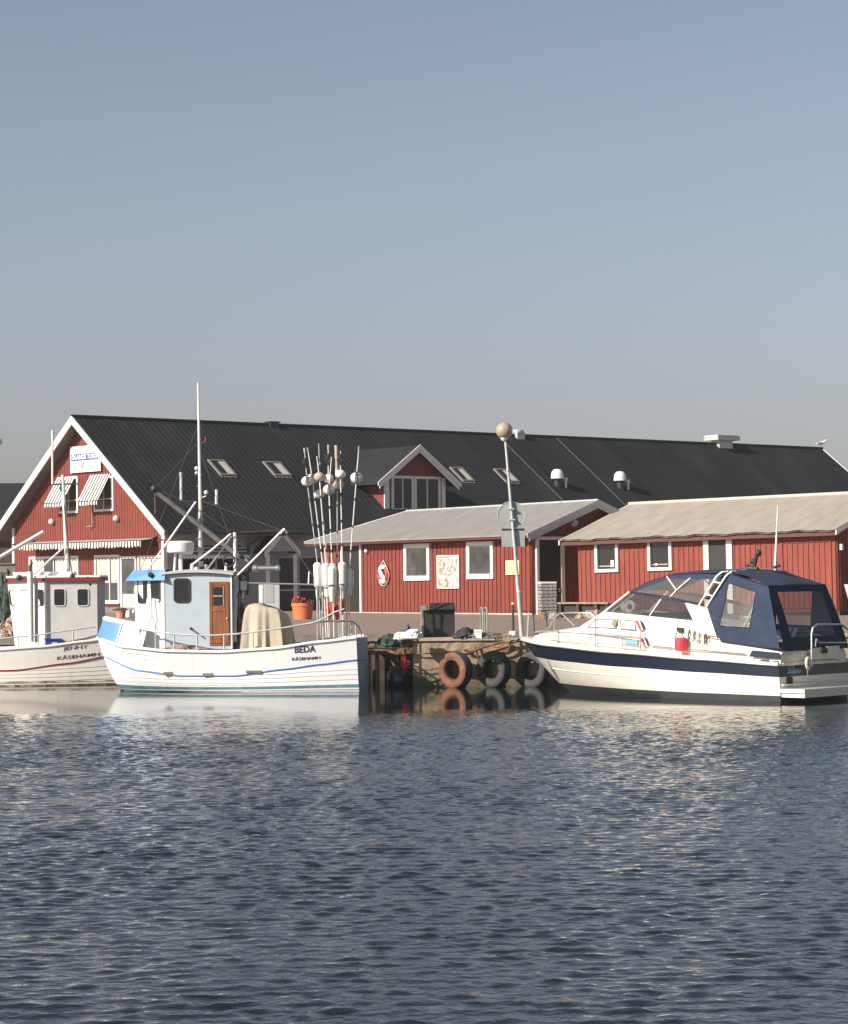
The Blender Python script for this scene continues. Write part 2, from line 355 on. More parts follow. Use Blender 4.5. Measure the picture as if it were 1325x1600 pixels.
# ================================================================== SETTING
def structure(o): o['kind'] = 'structure'; return o
QB, QP, PX0 = 64.5, 59.3, -0.30     # back quay line, pier front line, pier left edge
g = MB()
g.poly([(-400, QB, 0), (PX0, QB, 0), (PX0, QP+.5, 0), (400, QP+.5, 0), (400, 1500, 0), (-400, 1500, 0)])
structure(g.build('ground', 'ground'))
import numpy as np
def water_sheet():
    """one sheet: a finely meshed, wind-ruffled area in front of the quay, flat water all round"""
    rng = np.random.default_rng(5)
    ys = [6.0]
    while ys[-1] < 59.2: ys.append(ys[-1] + (.036 if ys[-1] < 24 else (.055 if ys[-1] < 49 else .14)))
    ys = np.array(ys); xs = np.arange(-13, 13.01, .05); nx, ny = len(xs), len(ys)
    X, Y = np.meshgrid(xs, ys); Z = np.zeros_like(X)
    gust = np.zeros_like(X)
    for k in range(14):
        l = rng.uniform(2.5, 11); a = rng.uniform(0, pi); gust += np.sin(2*pi/l*(X*np.cos(a)*.6+Y*np.sin(a))+rng.uniform(0, 6.28))
    gust = gust/np.sqrt(7)
    for k in range(120):
        l = .10*(3.6**rng.random()); a = pi/2 + rng.normal(0, .75)
        kk = 2*pi/l; ph = rng.uniform(0, 6.28)
        slope = .0195*(l/.4)**.05
        Z += slope/kk*np.sin(kk*(X*np.cos(a)+Y*np.sin(a)) + ph + .9*np.sin(X*.55+k) + .9*np.sin(Y*.4+k*2))
    amp = np.clip((52.0 + 1.0*gust + .6*np.sin(X*.45) - Y)/9.5, 0, 1); amp = amp**2.2
    amp = .04 + .96*amp
    amp = amp*(1+.16*gust)
    edge = np.clip(np.minimum.reduce([X+13, 13-X, Y-6, 59.2-Y])/1.5, 0, 1)
    Z = Z*amp*edge
    Z += np.where(Z > 0, Z*Z*9, 0)*1.0
    co = np.stack([X, Y, Z+WZ], -1).reshape(-1, 3).astype(np.float32)
    idx = np.arange(nx*ny).reshape(ny, nx); q = np.stack([idx[:-1, :-1], idx[:-1, 1:], idx[1:, 1:], idx[1:, :-1]], -1).reshape(-1, 4)
    x0, x1, y0, y1 = xs[0], xs[-1], ys[0], ys[-1]
    ex = [(-400, -40), (400, -40), (400, y0), (x1, y0), (x0, y0), (-400, y0), (-400, y1), (x0, y1), (x1, y1), (400, y1), (400, 66), (-400, 66)]
    b = len(co); co = np.concatenate([co, np.array([(a, c, WZ) for a, c in ex], np.float32)])
    faces = [(0, 1, 2, 3, 4, 5), (5, 4, 7, 6), (3, 2, 9, 8), (6, 7, 8, 9, 10, 11)]
    nl = q.size + sum(len(f) for f in faces)
    me = bpy.data.meshes.new('water'); me.vertices.add(len(co)); me.vertices.foreach_set('co', co.ravel())
    lv = np.concatenate([q.ravel()] + [np.array(f)+b for f in faces]).astype(np.int32); me.loops.add(nl); me.loops.foreach_set('vertex_index', lv)
    tot = [4]*len(q)+[len(f) for f in faces]; st_ = np.concatenate([[0], np.cumsum(tot)[:-1]]).astype(np.int32)
    me.polygons.add(len(tot)); me.polygons.foreach_set('loop_start', st_); me.polygons.foreach_set('loop_total', np.array(tot, np.int32)); me.polygons.foreach_set('use_smooth', np.ones(len(tot), bool))
    me.update(calc_edges=True); me.validate(); me.materials.append(M['water'])
    o = bpy.data.objects.new('water', me); COL.objects.link(o); return o
structure(water_sheet())
m_ = MB(); m_.poly([(-400, -40, WZ-2.5), (400, -40, WZ-2.5), (400, 70, WZ-2.5), (-400, 70, WZ-2.5)]); structure(m_.build('harbour_bed', 'timber_dark'))

def rough_face(x0, x1, z0, z1, y, step, amp, seed):
    rnd = random.Random(seed); nx = int((x1-x0)/step); nz = max(2, int((z1-z0)/step))
    return [[(x0+(x1-x0)*i/nx, y + rnd.uniform(-amp, amp), z0+(z1-z0)*j/nz) for j in range(nz+1)] for i in range(nx+1)]
qf = Frame((0, QP, 0))
q = qf.empty('quay_wall', 'stained concrete quay wall carrying the truck tyre fenders', 'quay wall')
m_ = MB(); m_.grid(rough_face(PX0, 40, -2.5, -.03, 0, .16, .012, 3))
m_.box(PX0, 40, .03, 5, -2.5, -.03); m_.build('wall_face', 'concrete', q)
m_ = MB(); m_.box(PX0-.03, 1.75, -.05, .50, -.03, .05); m_.box(1.78, 2.35, -.04, .48, -.03, .02); m_.box(2.38, 40, -.05, .50, -.03, .05)
m_.build('coping', 'concrete_top', q)
qf = Frame((-30, QB, 0))
q = qf.empty('timber_quay', 'old timber faced quay in shade behind the fishing boats', 'quay')
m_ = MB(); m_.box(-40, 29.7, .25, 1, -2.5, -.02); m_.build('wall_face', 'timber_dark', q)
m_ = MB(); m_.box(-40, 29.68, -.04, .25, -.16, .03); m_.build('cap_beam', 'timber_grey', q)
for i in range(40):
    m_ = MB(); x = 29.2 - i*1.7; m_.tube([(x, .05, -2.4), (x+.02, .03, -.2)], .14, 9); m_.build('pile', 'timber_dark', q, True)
# low landing stage beside the pier
lf = Frame((-.9, 60.6, 0))
q = lf.empty('landing_stage', 'low brown timber landing stage left of the concrete pier', 'landing stage')
for k in range(14):
    m_ = MB(); x = -.58+k*.085; m_.box(x, x+.075, -.6, 3.85, -.28+random.uniform(-.008, .008), -.22); m_.build('plank', 'timber', q)
m_ = MB(); m_.box(-.6, .6, -.66, -.6, -.38, -.24); m_.build('edge_beam', 'timber', q)
for x, y, r in ((-.52, -.5, .06), (-.3, -.45, .05), (-.05, -.55, .07), (.2, -.5, .045), (.5, -.45, .07), (-.4, 1.5, .08), (.3, 1.5, .08)):
    m_ = MB(); m_.tube([(x, y, -2.4), (x, y, -.28)], r, 8); m_.build('post', 'timber_pale' if y < 0 and r < .065 else 'timber_dark', q, True)
m_ = MB(); m_.tube([(-.2, -.55, -.35), (0, -.5, -.55), (.12, -.5, -.8), (.25, -.5, -1.1)], .035, 6); m_.build('brace', 'timber_dark', q)

def batt(m, fn, a, b, z0, zf, sp, w=.05, d=.03, holes=()):
    n = int((b-a)/sp)
    for i in range(n+1):
        x = a+(b-a)*(i+.5)/(n+1); c = z0
        for (u0, u1, v0, v1) in sorted([h for h in holes if h[0]-w/2 < x < h[1]+w/2], key=lambda h: h[2]):
            if v0 > c+.02: m.fbox(fn, x-w/2, x+w/2, c, v0-.01, 0, d)
            c = v1+.01
        if zf(x) > c+.02: m.fbox(fn, x-w/2, x+w/2, c, zf(x), 0, d)
# ================================================================== MAIN RESTAURANT BUILDING
def axis_rz(a): a = radians(a); return atan2(-cos(a), sin(a))
A = Frame((-17.291, 117.481, 0), axis_rz(40.67))
HR, HW, HE, LL, OV, WW = 9.665, 7.909, 3.86, 57.0, .71, 6.87
main = A.empty('restaurant_building', 'long red gabled restaurant with black metal roof behind the quay', 'building')
sl = (HR-HE)/HW
def zr(x): return HR - sl*abs(x)
def gfn(u, v, n): return (u, OV-n, v)
def grect(x0, y0, x1, y1, ax='y', val=OV, fr=None):
    fr = fr or A; a = fr.px(x0, (y0+y1)/2, ax, val); b = fr.px(x1, (y0+y1)/2, ax, val); xm = (x0+x1)/2
    t = fr.px(xm, y0, ax, val); d = fr.px(xm, y1, ax, val)
    h = 0 if ax == 'y' else 1
    return min(a[h], b[h]), max(a[h], b[h]), d.z, t.z
# walls
m_ = MB(); m_.prism([(-WW, OV, -.3), (WW, OV, -.3), (WW, OV, zr(WW)-.25), (0, OV, zr(0)-.25), (-WW, OV, zr(WW)-.25)], (0, .2, 0))
gh = [grect(*r) for r in ((93, 745, 123, 802), (147.6, 744, 178.5, 799), (47, 869, 124, 941), (149, 867, 188, 942), (217, 868, 257, 941), (190, 869, 215, 957))]
batt(m_, gfn, -WW, WW, .25, lambda x: zr(x)-.27, .235, .05, .022, gh)
m_.build('gable_wall', 'red', main)
m_ = MB(); m_.box(WW-.2, WW, OV+.2, LL-.7, -.3, zr(WW)-.2); m_.box(-WW, -WW+.2, OV+.2, LL-.7, -.3, zr(WW)-.2); m_.build('side_wall', 'render_wall', main)
m_ = MB(); m_.prism([(-WW, LL-.9, -.3), (WW, LL-.9, -.3), (WW, LL-.9, zr(WW)-.25), (0, LL-.9, zr(0)-.25), (-WW, LL-.9, zr(WW)-.25)], (0, .2, 0)); m_.build('rear_wall', 'red', main)
m_ = MB(); m_.box(-WW-.02, WW+.02, OV-.03, OV, -.2, .25); m_.build('plinth', 'timber_grey', main)
m_ = MB(); m_.box(-WW, WW, OV-.06, OV, 3.42, 3.52); m_.box(-WW, WW, OV-.05, OV, 3.38, 3.42); m_.build('dark_moulding', 'brown_trim', main)
# roof: ribbed sheets
def rib_rows(y0, y1, per, h, fz):
    rows = []; y = y0
    while y < y1:
        for dy, hh in ((0, 0), (per*.62, 0), (per*.70, h), (per*.92, h)):
            if y+dy <= y1: rows.append((y+dy, hh))
        y += per
    rows.append((y1, 0)); return [fz(a, b) for a, b in rows]
nrm = Vector((sl, 0, 1)).normalized()
m_ = MB()
m_.grid(rib_rows(0, 26.5,   .33, .015, lambda y, h: [V(0, y, HR)+nrm*h, V(HW, y, HE)+nrm*h]))
m_.grid(rib_rows(26.5, LL, .33, .007, lambda y, h: [V(0, y, HR)+nrm*h, V(HW, y, HE)+nrm*h]))
m_.grid(rib_rows(0, LL, .66, .03, lambda y, h: [V(0, y, HR)+V(-nrm.x, 0, nrm.z)*h, V(-HW, y, HE)+V(-nrm.x, 0, nrm.z)*h]))
th = .22
m_.poly([(0, 0.02, HR-.03), (0, LL, HR-.03), (HW, LL, HE-.03), (HW, 0.02, HE-.03)])
roof = m_.build('roof', 'black_roof', main)
m_ = MB()
m_.prism([(0, .05, HR-.05), (HW-.03, .05, HE-.05), (HW-.03, .05, HE-.2), (0, .05, HR-.22)], (0, LL-.1, 0))
m_.prism([(0, .05, HR-.05), (-HW+.03, .05, HE-.05), (-HW+.03, .05, HE-.2), (0, .05, HR-.22)], (0, LL-.1, 0)); m_.build('soffit', 'soffit', main)
m_ = MB(); m_.tube([(0, -.03, HR+.03), (0, LL+.03, HR+.03)], .09, 8); m_.build('ridge_cap', 'black_roof', roof, True)
for k, yy in enumerate((-.03, LL)):
    for s_ in (-1, 1):
        m_ = MB()
        for (a, b, o_) in ((.04, -.17, .035), (-.17, -.36, .012)):
            m_.prism([(0, yy-o_, HR+a), (s_*(HW+.05), yy-o_, HE+a-.04), (s_*(HW+.05), yy-o_, HE+b-.04), (0, yy-o_, HR+b)], (0, .045+o_, 0))
        m_.build('bargeboard', 'white', main)
m_ = MB(); m_.tube([(HW+.06, .1, HE-.05), (HW+.06, LL-.1, HE-.05)], .08, 8); m_.build('gutter', 'black_iron', main, True)
for x in (-WW, WW-.16):
    m_ = MB(); m_.box(x-.02, x+.18, OV-.06, OV+.16, -.1, zr(WW)-.28); m_.build('corner_board', 'white', main)
# windows of the gable
def window(parent, fn, u0, u1, v0, v1, fw=.09, mull=(), bars=(), pane='glass_room', fm='white', sill=True, curtain=None, depth=.07):
    m = MB(); m.rring(fn, u0, u1, v0, v1, 0, fw, -.02, depth)
    for q in mull: m.fbox(fn, u0+(u1-u0)*q-.03, u0+(u1-u0)*q+.03, v0+fw, v1-fw, -.02, depth-.02)
    for q in bars: m.fbox(fn, u0+fw, u1-fw, v0+(v1-v0)*q-.025, v0+(v1-v0)*q+.025, -.02, depth-.025)
    f = m.build('window', fm, parent)
    m = MB(); m.fbox(fn, u0+fw*.9, u1-fw*.9, v0+fw*.9, v1-fw*.9, .001, .018); m.build('pane', pane, f)
    if sill: m = MB(); m.fbox(fn, u0-.04, u1+.04, v0-.05, v0+.01, 0, depth+.06); m.build('sill', fm, f)
    if curtain:
        for (a, b, c_, d_) in curtain: m = MB(); m.fbox(fn, u0+(u1-u0)*a, u0+(u1-u0)*b, v0+(v1-v0)*c_, v0+(v1-v0)*d_, .019, .024); m.build('curtain', 'curtain', f)
    return f
def awning(parent, fn, u0, u1, vt, drop, out, val=.16, period=.21, scal=.2, lip=True):
    m = MB(); n = max(6, int((u1-u0)/(scal/4))); th = .012
    rows = []
    for i in range(n+1):
        u = u0+(u1-u0)*i/n; ph = (u-u0)/scal; e = val*(.62+.38*abs(sin(pi*ph)))
        rows.append([fn(u, vt, .02), fn(u, vt-drop*.5, out*.5), fn(u, vt-drop, out), fn(u, vt-drop-e, out+.01)])
    m.grid(rows)
    a = m.build('awning', 'awning', parent)
    m = MB(); m.tube([fn(u0, vt-drop, out), fn(u1, vt-drop, out)], .02, 6)
    for u in (u0, u1): m.tube([fn(u, vt-drop, out), fn(u, vt-drop-.05, .03)], .012, 5)
    m.build('awning_arm', 'black_iron', a)
    return a
u0, u1, v0, v1 = grect(93, 745, 123, 802); window(main, gfn, u0, u1, v0, v1, .11, mull=(.5,), bars=(.35,), sill=False)
u0, u1, v0, v1 = grect(147.6, 744, 178.5, 799); window(main, gfn, u0, u1, v0, v1, .11, mull=(.5,), bars=(.35,), sill=False)
for (xa, xb, yt, yb) in ((89, 118, 745, 786), (142, 173, 741, 783)):
    u0, u1, v0, v1 = grect(xa, yt, xb, yb); awning(main, gfn, u0, u1, v1, 1.33, .80, .22, scal=.21)
u0, u1, v0, v1 = grect(55, 842, 246, 858)
awning(main, gfn, u0, u1, v1-.05, .12, .95, .34, scal=.30)
for q in (u1, u0): m_ = MB(); m_.prism([gfn(q, v1+.05, 0), gfn(q, v1-.32, .95), gfn(q, v1-.45, 0)], (.03, 0, 0)); m_.build('awning_cheek', 'dark', main)
u0, u1, v0, v1 = grect(47, 869, 124, 941); window(main, gfn, u0, u1, v0, v1, .13, mull=(.30, .5, .80), curtain=((.06, .28, .35, .94), (.53, .77, .3, .94), (.83, .95, .3, .94)))
u0, u1, v0, v1 = grect(149, 867, 188, 942); window(main, gfn, u0, u1, v0, v1, .13, mull=(.6,), curtain=((.08, .57, .42, .93), (.65, .9, .42, .93)))
u0, u1, v0, v1 = grect(217, 868, 257, 941); window(main, gfn, u0, u1, v0, v1, .13, mull=(.5,), curtain=((.08, .46, .35, .93), (.54, .92, .35, .93)))
u0, u1, v0, v1 = grect(190, 869, 215, 957)
m_ = MB(); m_.rring(gfn, u0, u1, v0, v1, 0, .12, -.02, .08); d_ = m_.build('door', 'white', main)
m_ = MB(); m_.fbox(gfn, u0+.1, u1-.1, v0+.9, v1-.1, 0, .02); m_.build('pane', 'glass_room', d_)
m_ = MB(); m_.fbox(gfn, u0+.1, u1-.1, v0+.1, v0+.9, 0, .03); m_.build('door_panel', 'grey_box', d_)
m_ = MB(); m_.fbox(gfn, u1-.24, u1-.18, v0+.98, v0+1.2, .02, .08); m_.build('handle', 'steel', d_)
# gable lamps and small fittings
for (x, y) in ((84, 815), (185, 810)):
    p_ = A.px(x, y, 'y', OV); m_ = MB(); m_.lathe([(.001, -.26), (.10, -.25), (.15, -.16), (.12, -.05), (.05, 0)], tuple(p_), 'y', 14); m_.build('wall_lamp', 'vent_white', main, True)
p_ = A.px(147, 812, 'y', OV); m_ = MB(); m_.tube([p_+V(0, -.05, .3), p_+V(0, -.12, .25), p_+V(.02, -.12, -.3)], .03, 6); m_.ball(tuple(p_+V(0, -.1, .3)), .06); m_.tube([p_+V(0, -.1, -.3), p_+V(-.3, -.3, -.35)], .025, 6); m_.build('flag_bracket', 'timber_pale', main, True)
# side wall: pipe, awnings, dark shop front, porch
def sfn(u, v, n): return (WW+n, u, v)
def srect(x0, y0, x1, y1): return grect(x0, y0, x1, y1, 'x', WW)
a0 = A.px(420, 829, 'x', WW+.9).y
p1 = A.px(388, 852, 'x', WW+.1); p2 = A.px(386, 930, 'x', WW+.1); p0 = A.px(414, 829, 'x', WW+.9)
m_ = MB(); m_.tube([p0, p0+V(-.1, -.1, -.25), p1, p2], .075, 8); m_.build('drainpipe', 'black_iron', main, True)
u0, u1, v0, v1 = srect(278, 862, 372, 950); m_ = MB(); m_.fbox(sfn, u0, u1, v0, v1, .0, .03); sh = m_.build('shop_front', 'glass', main)
awning(sh, sfn, u0-.2, u1+.2, v1+.3, .45, .7, .22)
for q in (.3, .62):
    m_ = MB(); uu = u0+(u1-u0)*q; m_.fbox(sfn, uu-.05, uu+.05, v0, v1, .03, .07); m_.build('mullion', 'grey_trim', sh)
u0, u1, v0, v1 = srect(437, 872, 500, 958); m_ = MB(); m_.fbox(sfn, u0, u1, v0, v1, 0, .04); sg = m_.build('shop_front', 'glass', main)
m_ = MB(); m_.fbox(sfn, u0-.08, u1+.08, v1, v1+.1, 0, .06); m_.fbox(sfn, u0, u1, v0+1.1, v0+1.2, .04, .07); m_.fbox(sfn, u0+1.1, u0+1.2, v0, v1, .04, .06); m_.build('mullion', 'grey_trim', sg)
# porch gable (ridge points out of the wall)
PO = 1.0
pa = A.px(442, 829, 'x', WW+PO); pb = A.px(470, 863, 'x', WW+PO); hw_ = pb.y - pa.y; drop = pa.z-pb.z
m_ = MB(); m_.prism([(WW+PO-.05, pa.y, pa.z+.03), (WW+PO-.05, pa.y+hw_, pb.z+.03), (WW+PO-.05, pa.y+hw_, pb.z-.04), (WW+PO-.05, pa.y, pa.z-.04)], (-PO-.5, 0, 0))
m_.prism([(WW+PO-.05, pa.y, pa.z+.03), (WW+PO-.05, pa.y-hw_, pb.z+.03), (WW+PO-.05, pa.y-hw_, pb.z-.04), (WW+PO-.05, pa.y, pa.z-.04)], (-PO-.5, 0, 0))
po = m_.build('porch', 'black_roof', main)
for s_ in (1, -1):
    m_ = MB(); m_.prism([(WW+PO, pa.y, pa.z+.05), (WW+PO, pa.y+s_*hw_, pb.z+.05), (WW+PO, pa.y+s_*hw_, pb.z-.25), (WW+PO, pa.y, pa.z-.25)], (-.05, 0, 0)); m_.build('bargeboard', 'white', po)
    m_ = MB(); yy = pa.y+s_*(hw_-.25); m_.box(WW+PO-.2, WW+PO-.06, yy-.07, yy+.07, 0, pb.z-.1); m_.build('post', 'white', po)
m_ = MB(); m_.prism([(WW+PO-.09, pa.y-hw_*.8, pb.z+.05), (WW+PO-.09, pa.y+hw_*.8, pb.z+.05), (WW+PO-.09, pa.y, pa.z-.1)], (-.03, 0, 0)); m_.build('porch_gable', 'render_wall', po)
# dormer
n_ = Vector((sl, 0, 1)); dd = HR
q_ = A.hit(603, 794, n_, dd); XF = q_.x; DO = .55
ap = A.px(656, 696, 'x', XF+DO); lt = A.px(592, 753, 'x', XF+DO); rt_ = A.px(721, 758, 'x', XF+DO)
ds = ((ap.z-lt.z)/(ap.y-lt.y) + (ap.z-rt_.z)/(rt_.y-ap.y))/2; hwd = ((ap.y-lt.y)+(rt_.y-ap.y))/2
zt = ap.z - ds*hwd
xa = (HR-ap.z)/sl; xt = (HR-zt)/sl
dr = MB()
for s_ in (-1, 1):
    dr.prism([(XF+DO, ap.y, ap.z), (XF+DO, ap.y+s_*hwd, zt), (xt-.1, ap.y+s_*hwd, zt), (xa-.1, ap.y, ap.z)], (0, 0, -.09))
dorm = dr.build('dormer', 'black_roof', main)
for s_ in (-1, 1):
    m_ = MB(); m_.prism([(XF+DO+.002, ap.y, ap.z+.05), (XF+DO+.002, ap.y+s_*(hwd+.03), zt+.05-.03*ds), (XF+DO+.002, ap.y+s_*(hwd+.03), zt-.16), (XF+DO+.002, ap.y, ap.z-.18)], (.05, 0, 0))
    m_.prism([(XF+DO-.04, ap.y, ap.z-.16), (XF+DO-.04, ap.y+s_*(hwd-.1), zt-.08), (XF+DO-.04, ap.y+s_*(hwd-.1), zt-.30), (XF+DO-.04, ap.y, ap.z-.34)], (.04, 0, 0)); m_.build('bargeboard', 'white', dorm)
wl_ = A.px(600, 780, 'x', XF).y; wr_ = A.px(695, 780, 'x', XF).y
zb = HR - sl*XF - .4
def dz(y): return ap.z-.1-ds*abs(y-ap.y)
m_ = MB(); m_.prism([(XF, wl_, zb), (XF, wr_, zb), (XF, wr_, dz(wr_)), (XF, ap.y, dz(ap.y)), (XF, wl_, dz(wl_))], (-.15, 0, 0)); m_.build('dormer_wall', 'red', dorm)
for yy in (wl_, wr_-.1):
    m_ = MB(); m_.prism([(XF-.15, yy, zb), (XF-.15, yy, dz(wl_)), (xt-.3, yy, dz(wl_))], (0, .1, 0)); m_.build('cheek', 'red', dorm)
def dfn(u, v, n): return (XF+n, u, v)
for (x0, x1) in ((600, 607.5), (689.5, 695)):
    a, b, c_, d_ = A.px(x0, 780, 'x', XF).y, A.px(x1, 780, 'x', XF).y, zb, 0
    m_ = MB(); m_.fbox(dfn, a, b, zb, dz(min(a, b) if x0 < 650 else b), 0, .06); m_.build('corner_board', 'white', dorm)
zt2 = A.px(650, 744, 'x', XF).z
for (x0, x1) in ((611, 645.5), (646.5, 687)):
    a, b = A.px(x0, 770, 'x', XF).y, A.px(x1, 770, 'x', XF).y
    window(dorm, dfn, a, b, zb+.25, zt2, .14, mull=(.5,), pane='glass', depth=.08)
# skylights on the slope
def rfn(y, s, n):    # s measured down the slope from the ridge
    c_ = 1/sqrt(1+sl*sl); return (s*c_ + nrm.x*n, y, HR - s*sl*c_ + nrm.z*n)
def rhit(px, py):
    p = A.hit(px, py, n_, dd); return p.y, p.x*sqrt(1+sl*sl)
for (tl, br) in (((323.4, 719.7), (369.8, 744.6)), ((409.4, 722.6), (455.8, 745.3)), ((701.7, 731.3), (741.6, 753.5)), ((769.9, 733.7), (811.6, 754.7))):
    ya, sa = rhit(*tl); yb, sb = rhit(*br)
    m_ = MB(); m_.rring(rfn, ya, yb, sa, sb, 0, .11, 0, .10); k_ = m_.build('skylight', 'skylight_frame', main)
    m_ = MB(); m_.fbox(rfn, ya+.1, yb-.1, sa+.1, sb-.1, .03, .06); m_.build('pane', 'glass', k_)
    m_ = MB(); m_.fbox(rfn, ya+(yb-ya)*.55, yb-.12, sa+.14, sb-.12, .061, .066); m_.build('blind', 'curtain', k_)
    m_ = MB()
    for j in range(6): m_.fbox(rfn, ya+(yb-ya)*j/6, ya+(yb-ya)*(j+.55)/6, sb, sb+.16, .036, .05)
    m_.build('flashing', 'timber_grey', k_)
for sfr in (.34, .67):
    m_ = MB(); L3 = sqrt(HW*HW+(HR-HE)**2); m_.fbox(rfn, .1, 26.4, L3*sfr-.02, L3*sfr+.02, .0, .016); m_.build('sheet_lap', 'black_roof', main)
# seams, chimneys, cowls
for (x0, y0, x1, y1) in ((797, 700, 872, 778), (882, 697, 972, 780)):
    ya, sa = rhit(x0, y0); m_ = MB(); m_.fbox(rfn, ya-.03, ya+.03, .1, sqrt(HW*HW+(HR-HE)**2)-.1, .0, .05); m_.build('roof_seam', 'seam', main)
    m_ = MB(); m_.fbox(rfn, ya+.06, ya+.9, .1, sqrt(HW*HW+(HR-HE)**2)-.1, .0, .04); m_.build('roof_seam', 'black_roof', main)
for (x, y) in ((871, 760), (969, 763)):
    ya, sa = rhit(x, y); b_ = Vector(rfn(ya, sa, 0))
    m_ = MB(); m_.tube([b_-V(0, 0, .2), b_+V(0, 0, .55)], .2, 14); m_.build('vent_pipe', 'black_iron', main, True); 
    m_ = MB(); m_.lathe([(.001, .98), (.20, .95), (.32, .82), (.35, .66), (.37, .44), (.33, .42), (.22, .40)], tuple(b_), 'z', 18); m_.build('vent_cowl', 'vent_white', main, True)
    m_ = MB(); c_ = b_+V(.1, .55, .1); m_.tube([c_-V(0, 0, .2), c_+V(0, 0, .35)], .07, 8); m_.lathe([(.001, .42), (.12, .38), (.12, .22)], tuple(c_), 'z', 10); m_.build('vent_pipe', 'vent_white', main, True)
def ridge_box(px, w2, l2, z0, z1, mt, name='chimney'):
    y = A.px(px, 690, 'x', 0).y; m = MB(); m.box(-w2, w2, y-l2, y+l2, z0, z1); return y, m
y, m_ = ridge_box(426, .2, .28, HR-.3, HR+.14, ''); m_.box(-.26, .26, y-.34, y+.34, HR+.14, HR+.2); m_.build('chimney', 'black_iron', main)
y, m_ = ridge_box(1128, .35, .6, HR-.3, HR+.24, ''); m_.box(-.6, .6, y-1.0, y+1.0, HR+.24, HR+.52); m_.box(-.55, .55, y-.95, y+.95, HR+.52, HR+.56); m_.build('chimney', 'galv', main)
y, m_ = ridge_box(809, .3, .3, HR-.3, HR+.18, ''); m_.lathe([(.36, 0), (.36, .1), (.28, .18), (.001, .2)], (0, y, HR+.18), 'z', 16); m_.build('chimney', 'galv', main)
# sign board on the gable
p_ = A.px(133.5, 717, 'y', OV-.12); SG = Frame(A.m @ p_, A.rz)
a, b, c_, d_ = grect(110, 696, 157.3, 737, 'y', OV-.12)
sw, shh = (b-a)/2, (d_-c_)/2
sg = SG.empty('shop_sign', 'white square sign board with blue lettering under the gable peak', 'sign')
m_ = MB(); m_.box(-sw, sw, -.02, .02, -shh, shh); m_.build('board', 'white_cool', sg)
m_ = MB(); m_.box(-sw*.92, sw*.88, -.032, -.02, shh*-.10, shh*.42); m_.build('name_panel', 'ink_blue', sg)
text('lettering', 'ÖLANDS TORG', shh*.50, lambda x, y, z: (x-sw*.02, -.033-z, y+shh*.15), 'white_cool', sg, .006, .010, fit=sw*1.68)
m_ = MB(); m_.tube([(-.35, -.03, -.45), (-.1, -.03, -.2)], .025, 5); m_.tube([(-.3, -.03, -.2), (.35, -.03, -.14)], .01, 4); m_.build('emblem', 'ink', sg)

# ================================================================== MIDDLE HUT
B = Frame((7.167, 97.435, -.065), axis_rz(33.47), -.0024)
bR, bW, bE, bL, bH = 4.704, 3.581, 3.334, 14.404, 3.214
FY = -(bW-.55); XE = -.5; XL = -(bL+bH)+.6
hut = B.empty('harbour_hut', 'red board hut with grey roof and white framed windows in the middle', 'building')
bs = (bR-bE)/bW
def bfn(u, v, n): return (u, FY-n, v)
def brect(x0, y0, x1, y1): return grect(x0, y0, x1, y1, 'y', FY, B)
def bgn(u, v, n): return (XE+n, u, v)
m_ = MB(); m_.box(XL, XE-.01, FY, -FY, -.1, bE+bs*.5-.16); bh = [brect(*r) for r in ((633, 849.5, 673, 907), (731, 846, 772.5, 904.5), (537, 850, 567, 964))]
batt(m_, bfn, XL, XE, .12, lambda x: bE-.12, .30, .10, .035, bh); m_.build('wall', 'red', hut)
m_ = MB(); m_.prism([(XE, FY, -.1), (XE, -FY, -.1), (XE, -FY, bE+.03), (XE, 0, bR-.14), (XE, FY, bE+.03)], (-.12, 0, 0)); bd = [(B.px(837, 900, 'x', XE).y, B.px(880.5, 900, 'x', XE).y, 0, B.px(858, 838.5, 'x', XE).z)]
batt(m_, bgn, FY, -FY, .12, lambda x: bR-.18-bs*abs(x), .30, .10, .035, bd); m_.build('gable_wall', 'red', hut)
m_ = MB(); m_.box(XL-.02, XE+.03, FY-.05, -FY+.05, -.3, .13); m_.build('plinth', 'plinth', hut)
m_ = MB(); m_.box(XL+.1, XE, FY-.045, FY-.01, bE-.18, bE-.02); m_.build('dark_trim', 'brown_trim', hut)
e = bL+bH
m_ = MB()
for s_ in (-1, 1):
    m_.prism([(0, 0, bR), (-bL, 0, bR), (-e, s_*bW, bE), (0, s_*bW, bE)], (0, 0, -.07))
m_.prism([(-bL, 0, bR), (-e, -bW, bE), (-e, bW, bE)], (0, 0, -.07))
hr_ = m_.build('roof', 'grey_roof', hut)
m_ = MB(); m_.tube([(.02, 0, bR+.01), (-bL, 0, bR+.01)], .06, 6); m_.tube([(-bL, 0, bR), (-e, -bW, bE+.01)], .04, 6); m_.build('ridge_cap', 'grey_trim', hr_)
m_ = MB(); m_.box(-e+.1, -.05, -bW+.04, -bW+.07, bE-.17, bE-.072); m_.build('fascia', 'brown_trim', hut)
m_ = MB(); m_.box(-e+.15, -.05, -bW+.07, FY, bE-.16, bE-.075); m_.build('soffit', 'brown_trim', hut)
for s_ in (-1, 1):
    m_ = MB()
    m_.prism([(.0, 0, bR+.03), (.0, s_*(bW+.03), bE+.02), (.0, s_*(bW+.03), bE-.17), (.0, 0, bR-.17)], (.04, 0, 0)); 
    m_.prism([(-.03, 0, bR-.1), (-.03, s_*(bW-.08), bE-.09), (-.03, s_*(bW-.08), bE-.30), (-.03, 0, bR-.31)], (.035, 0, 0)); m_.build('bargeboard', 'grey_trim', hut)  # pale boards greyed: the shade on this gable end is in the colour
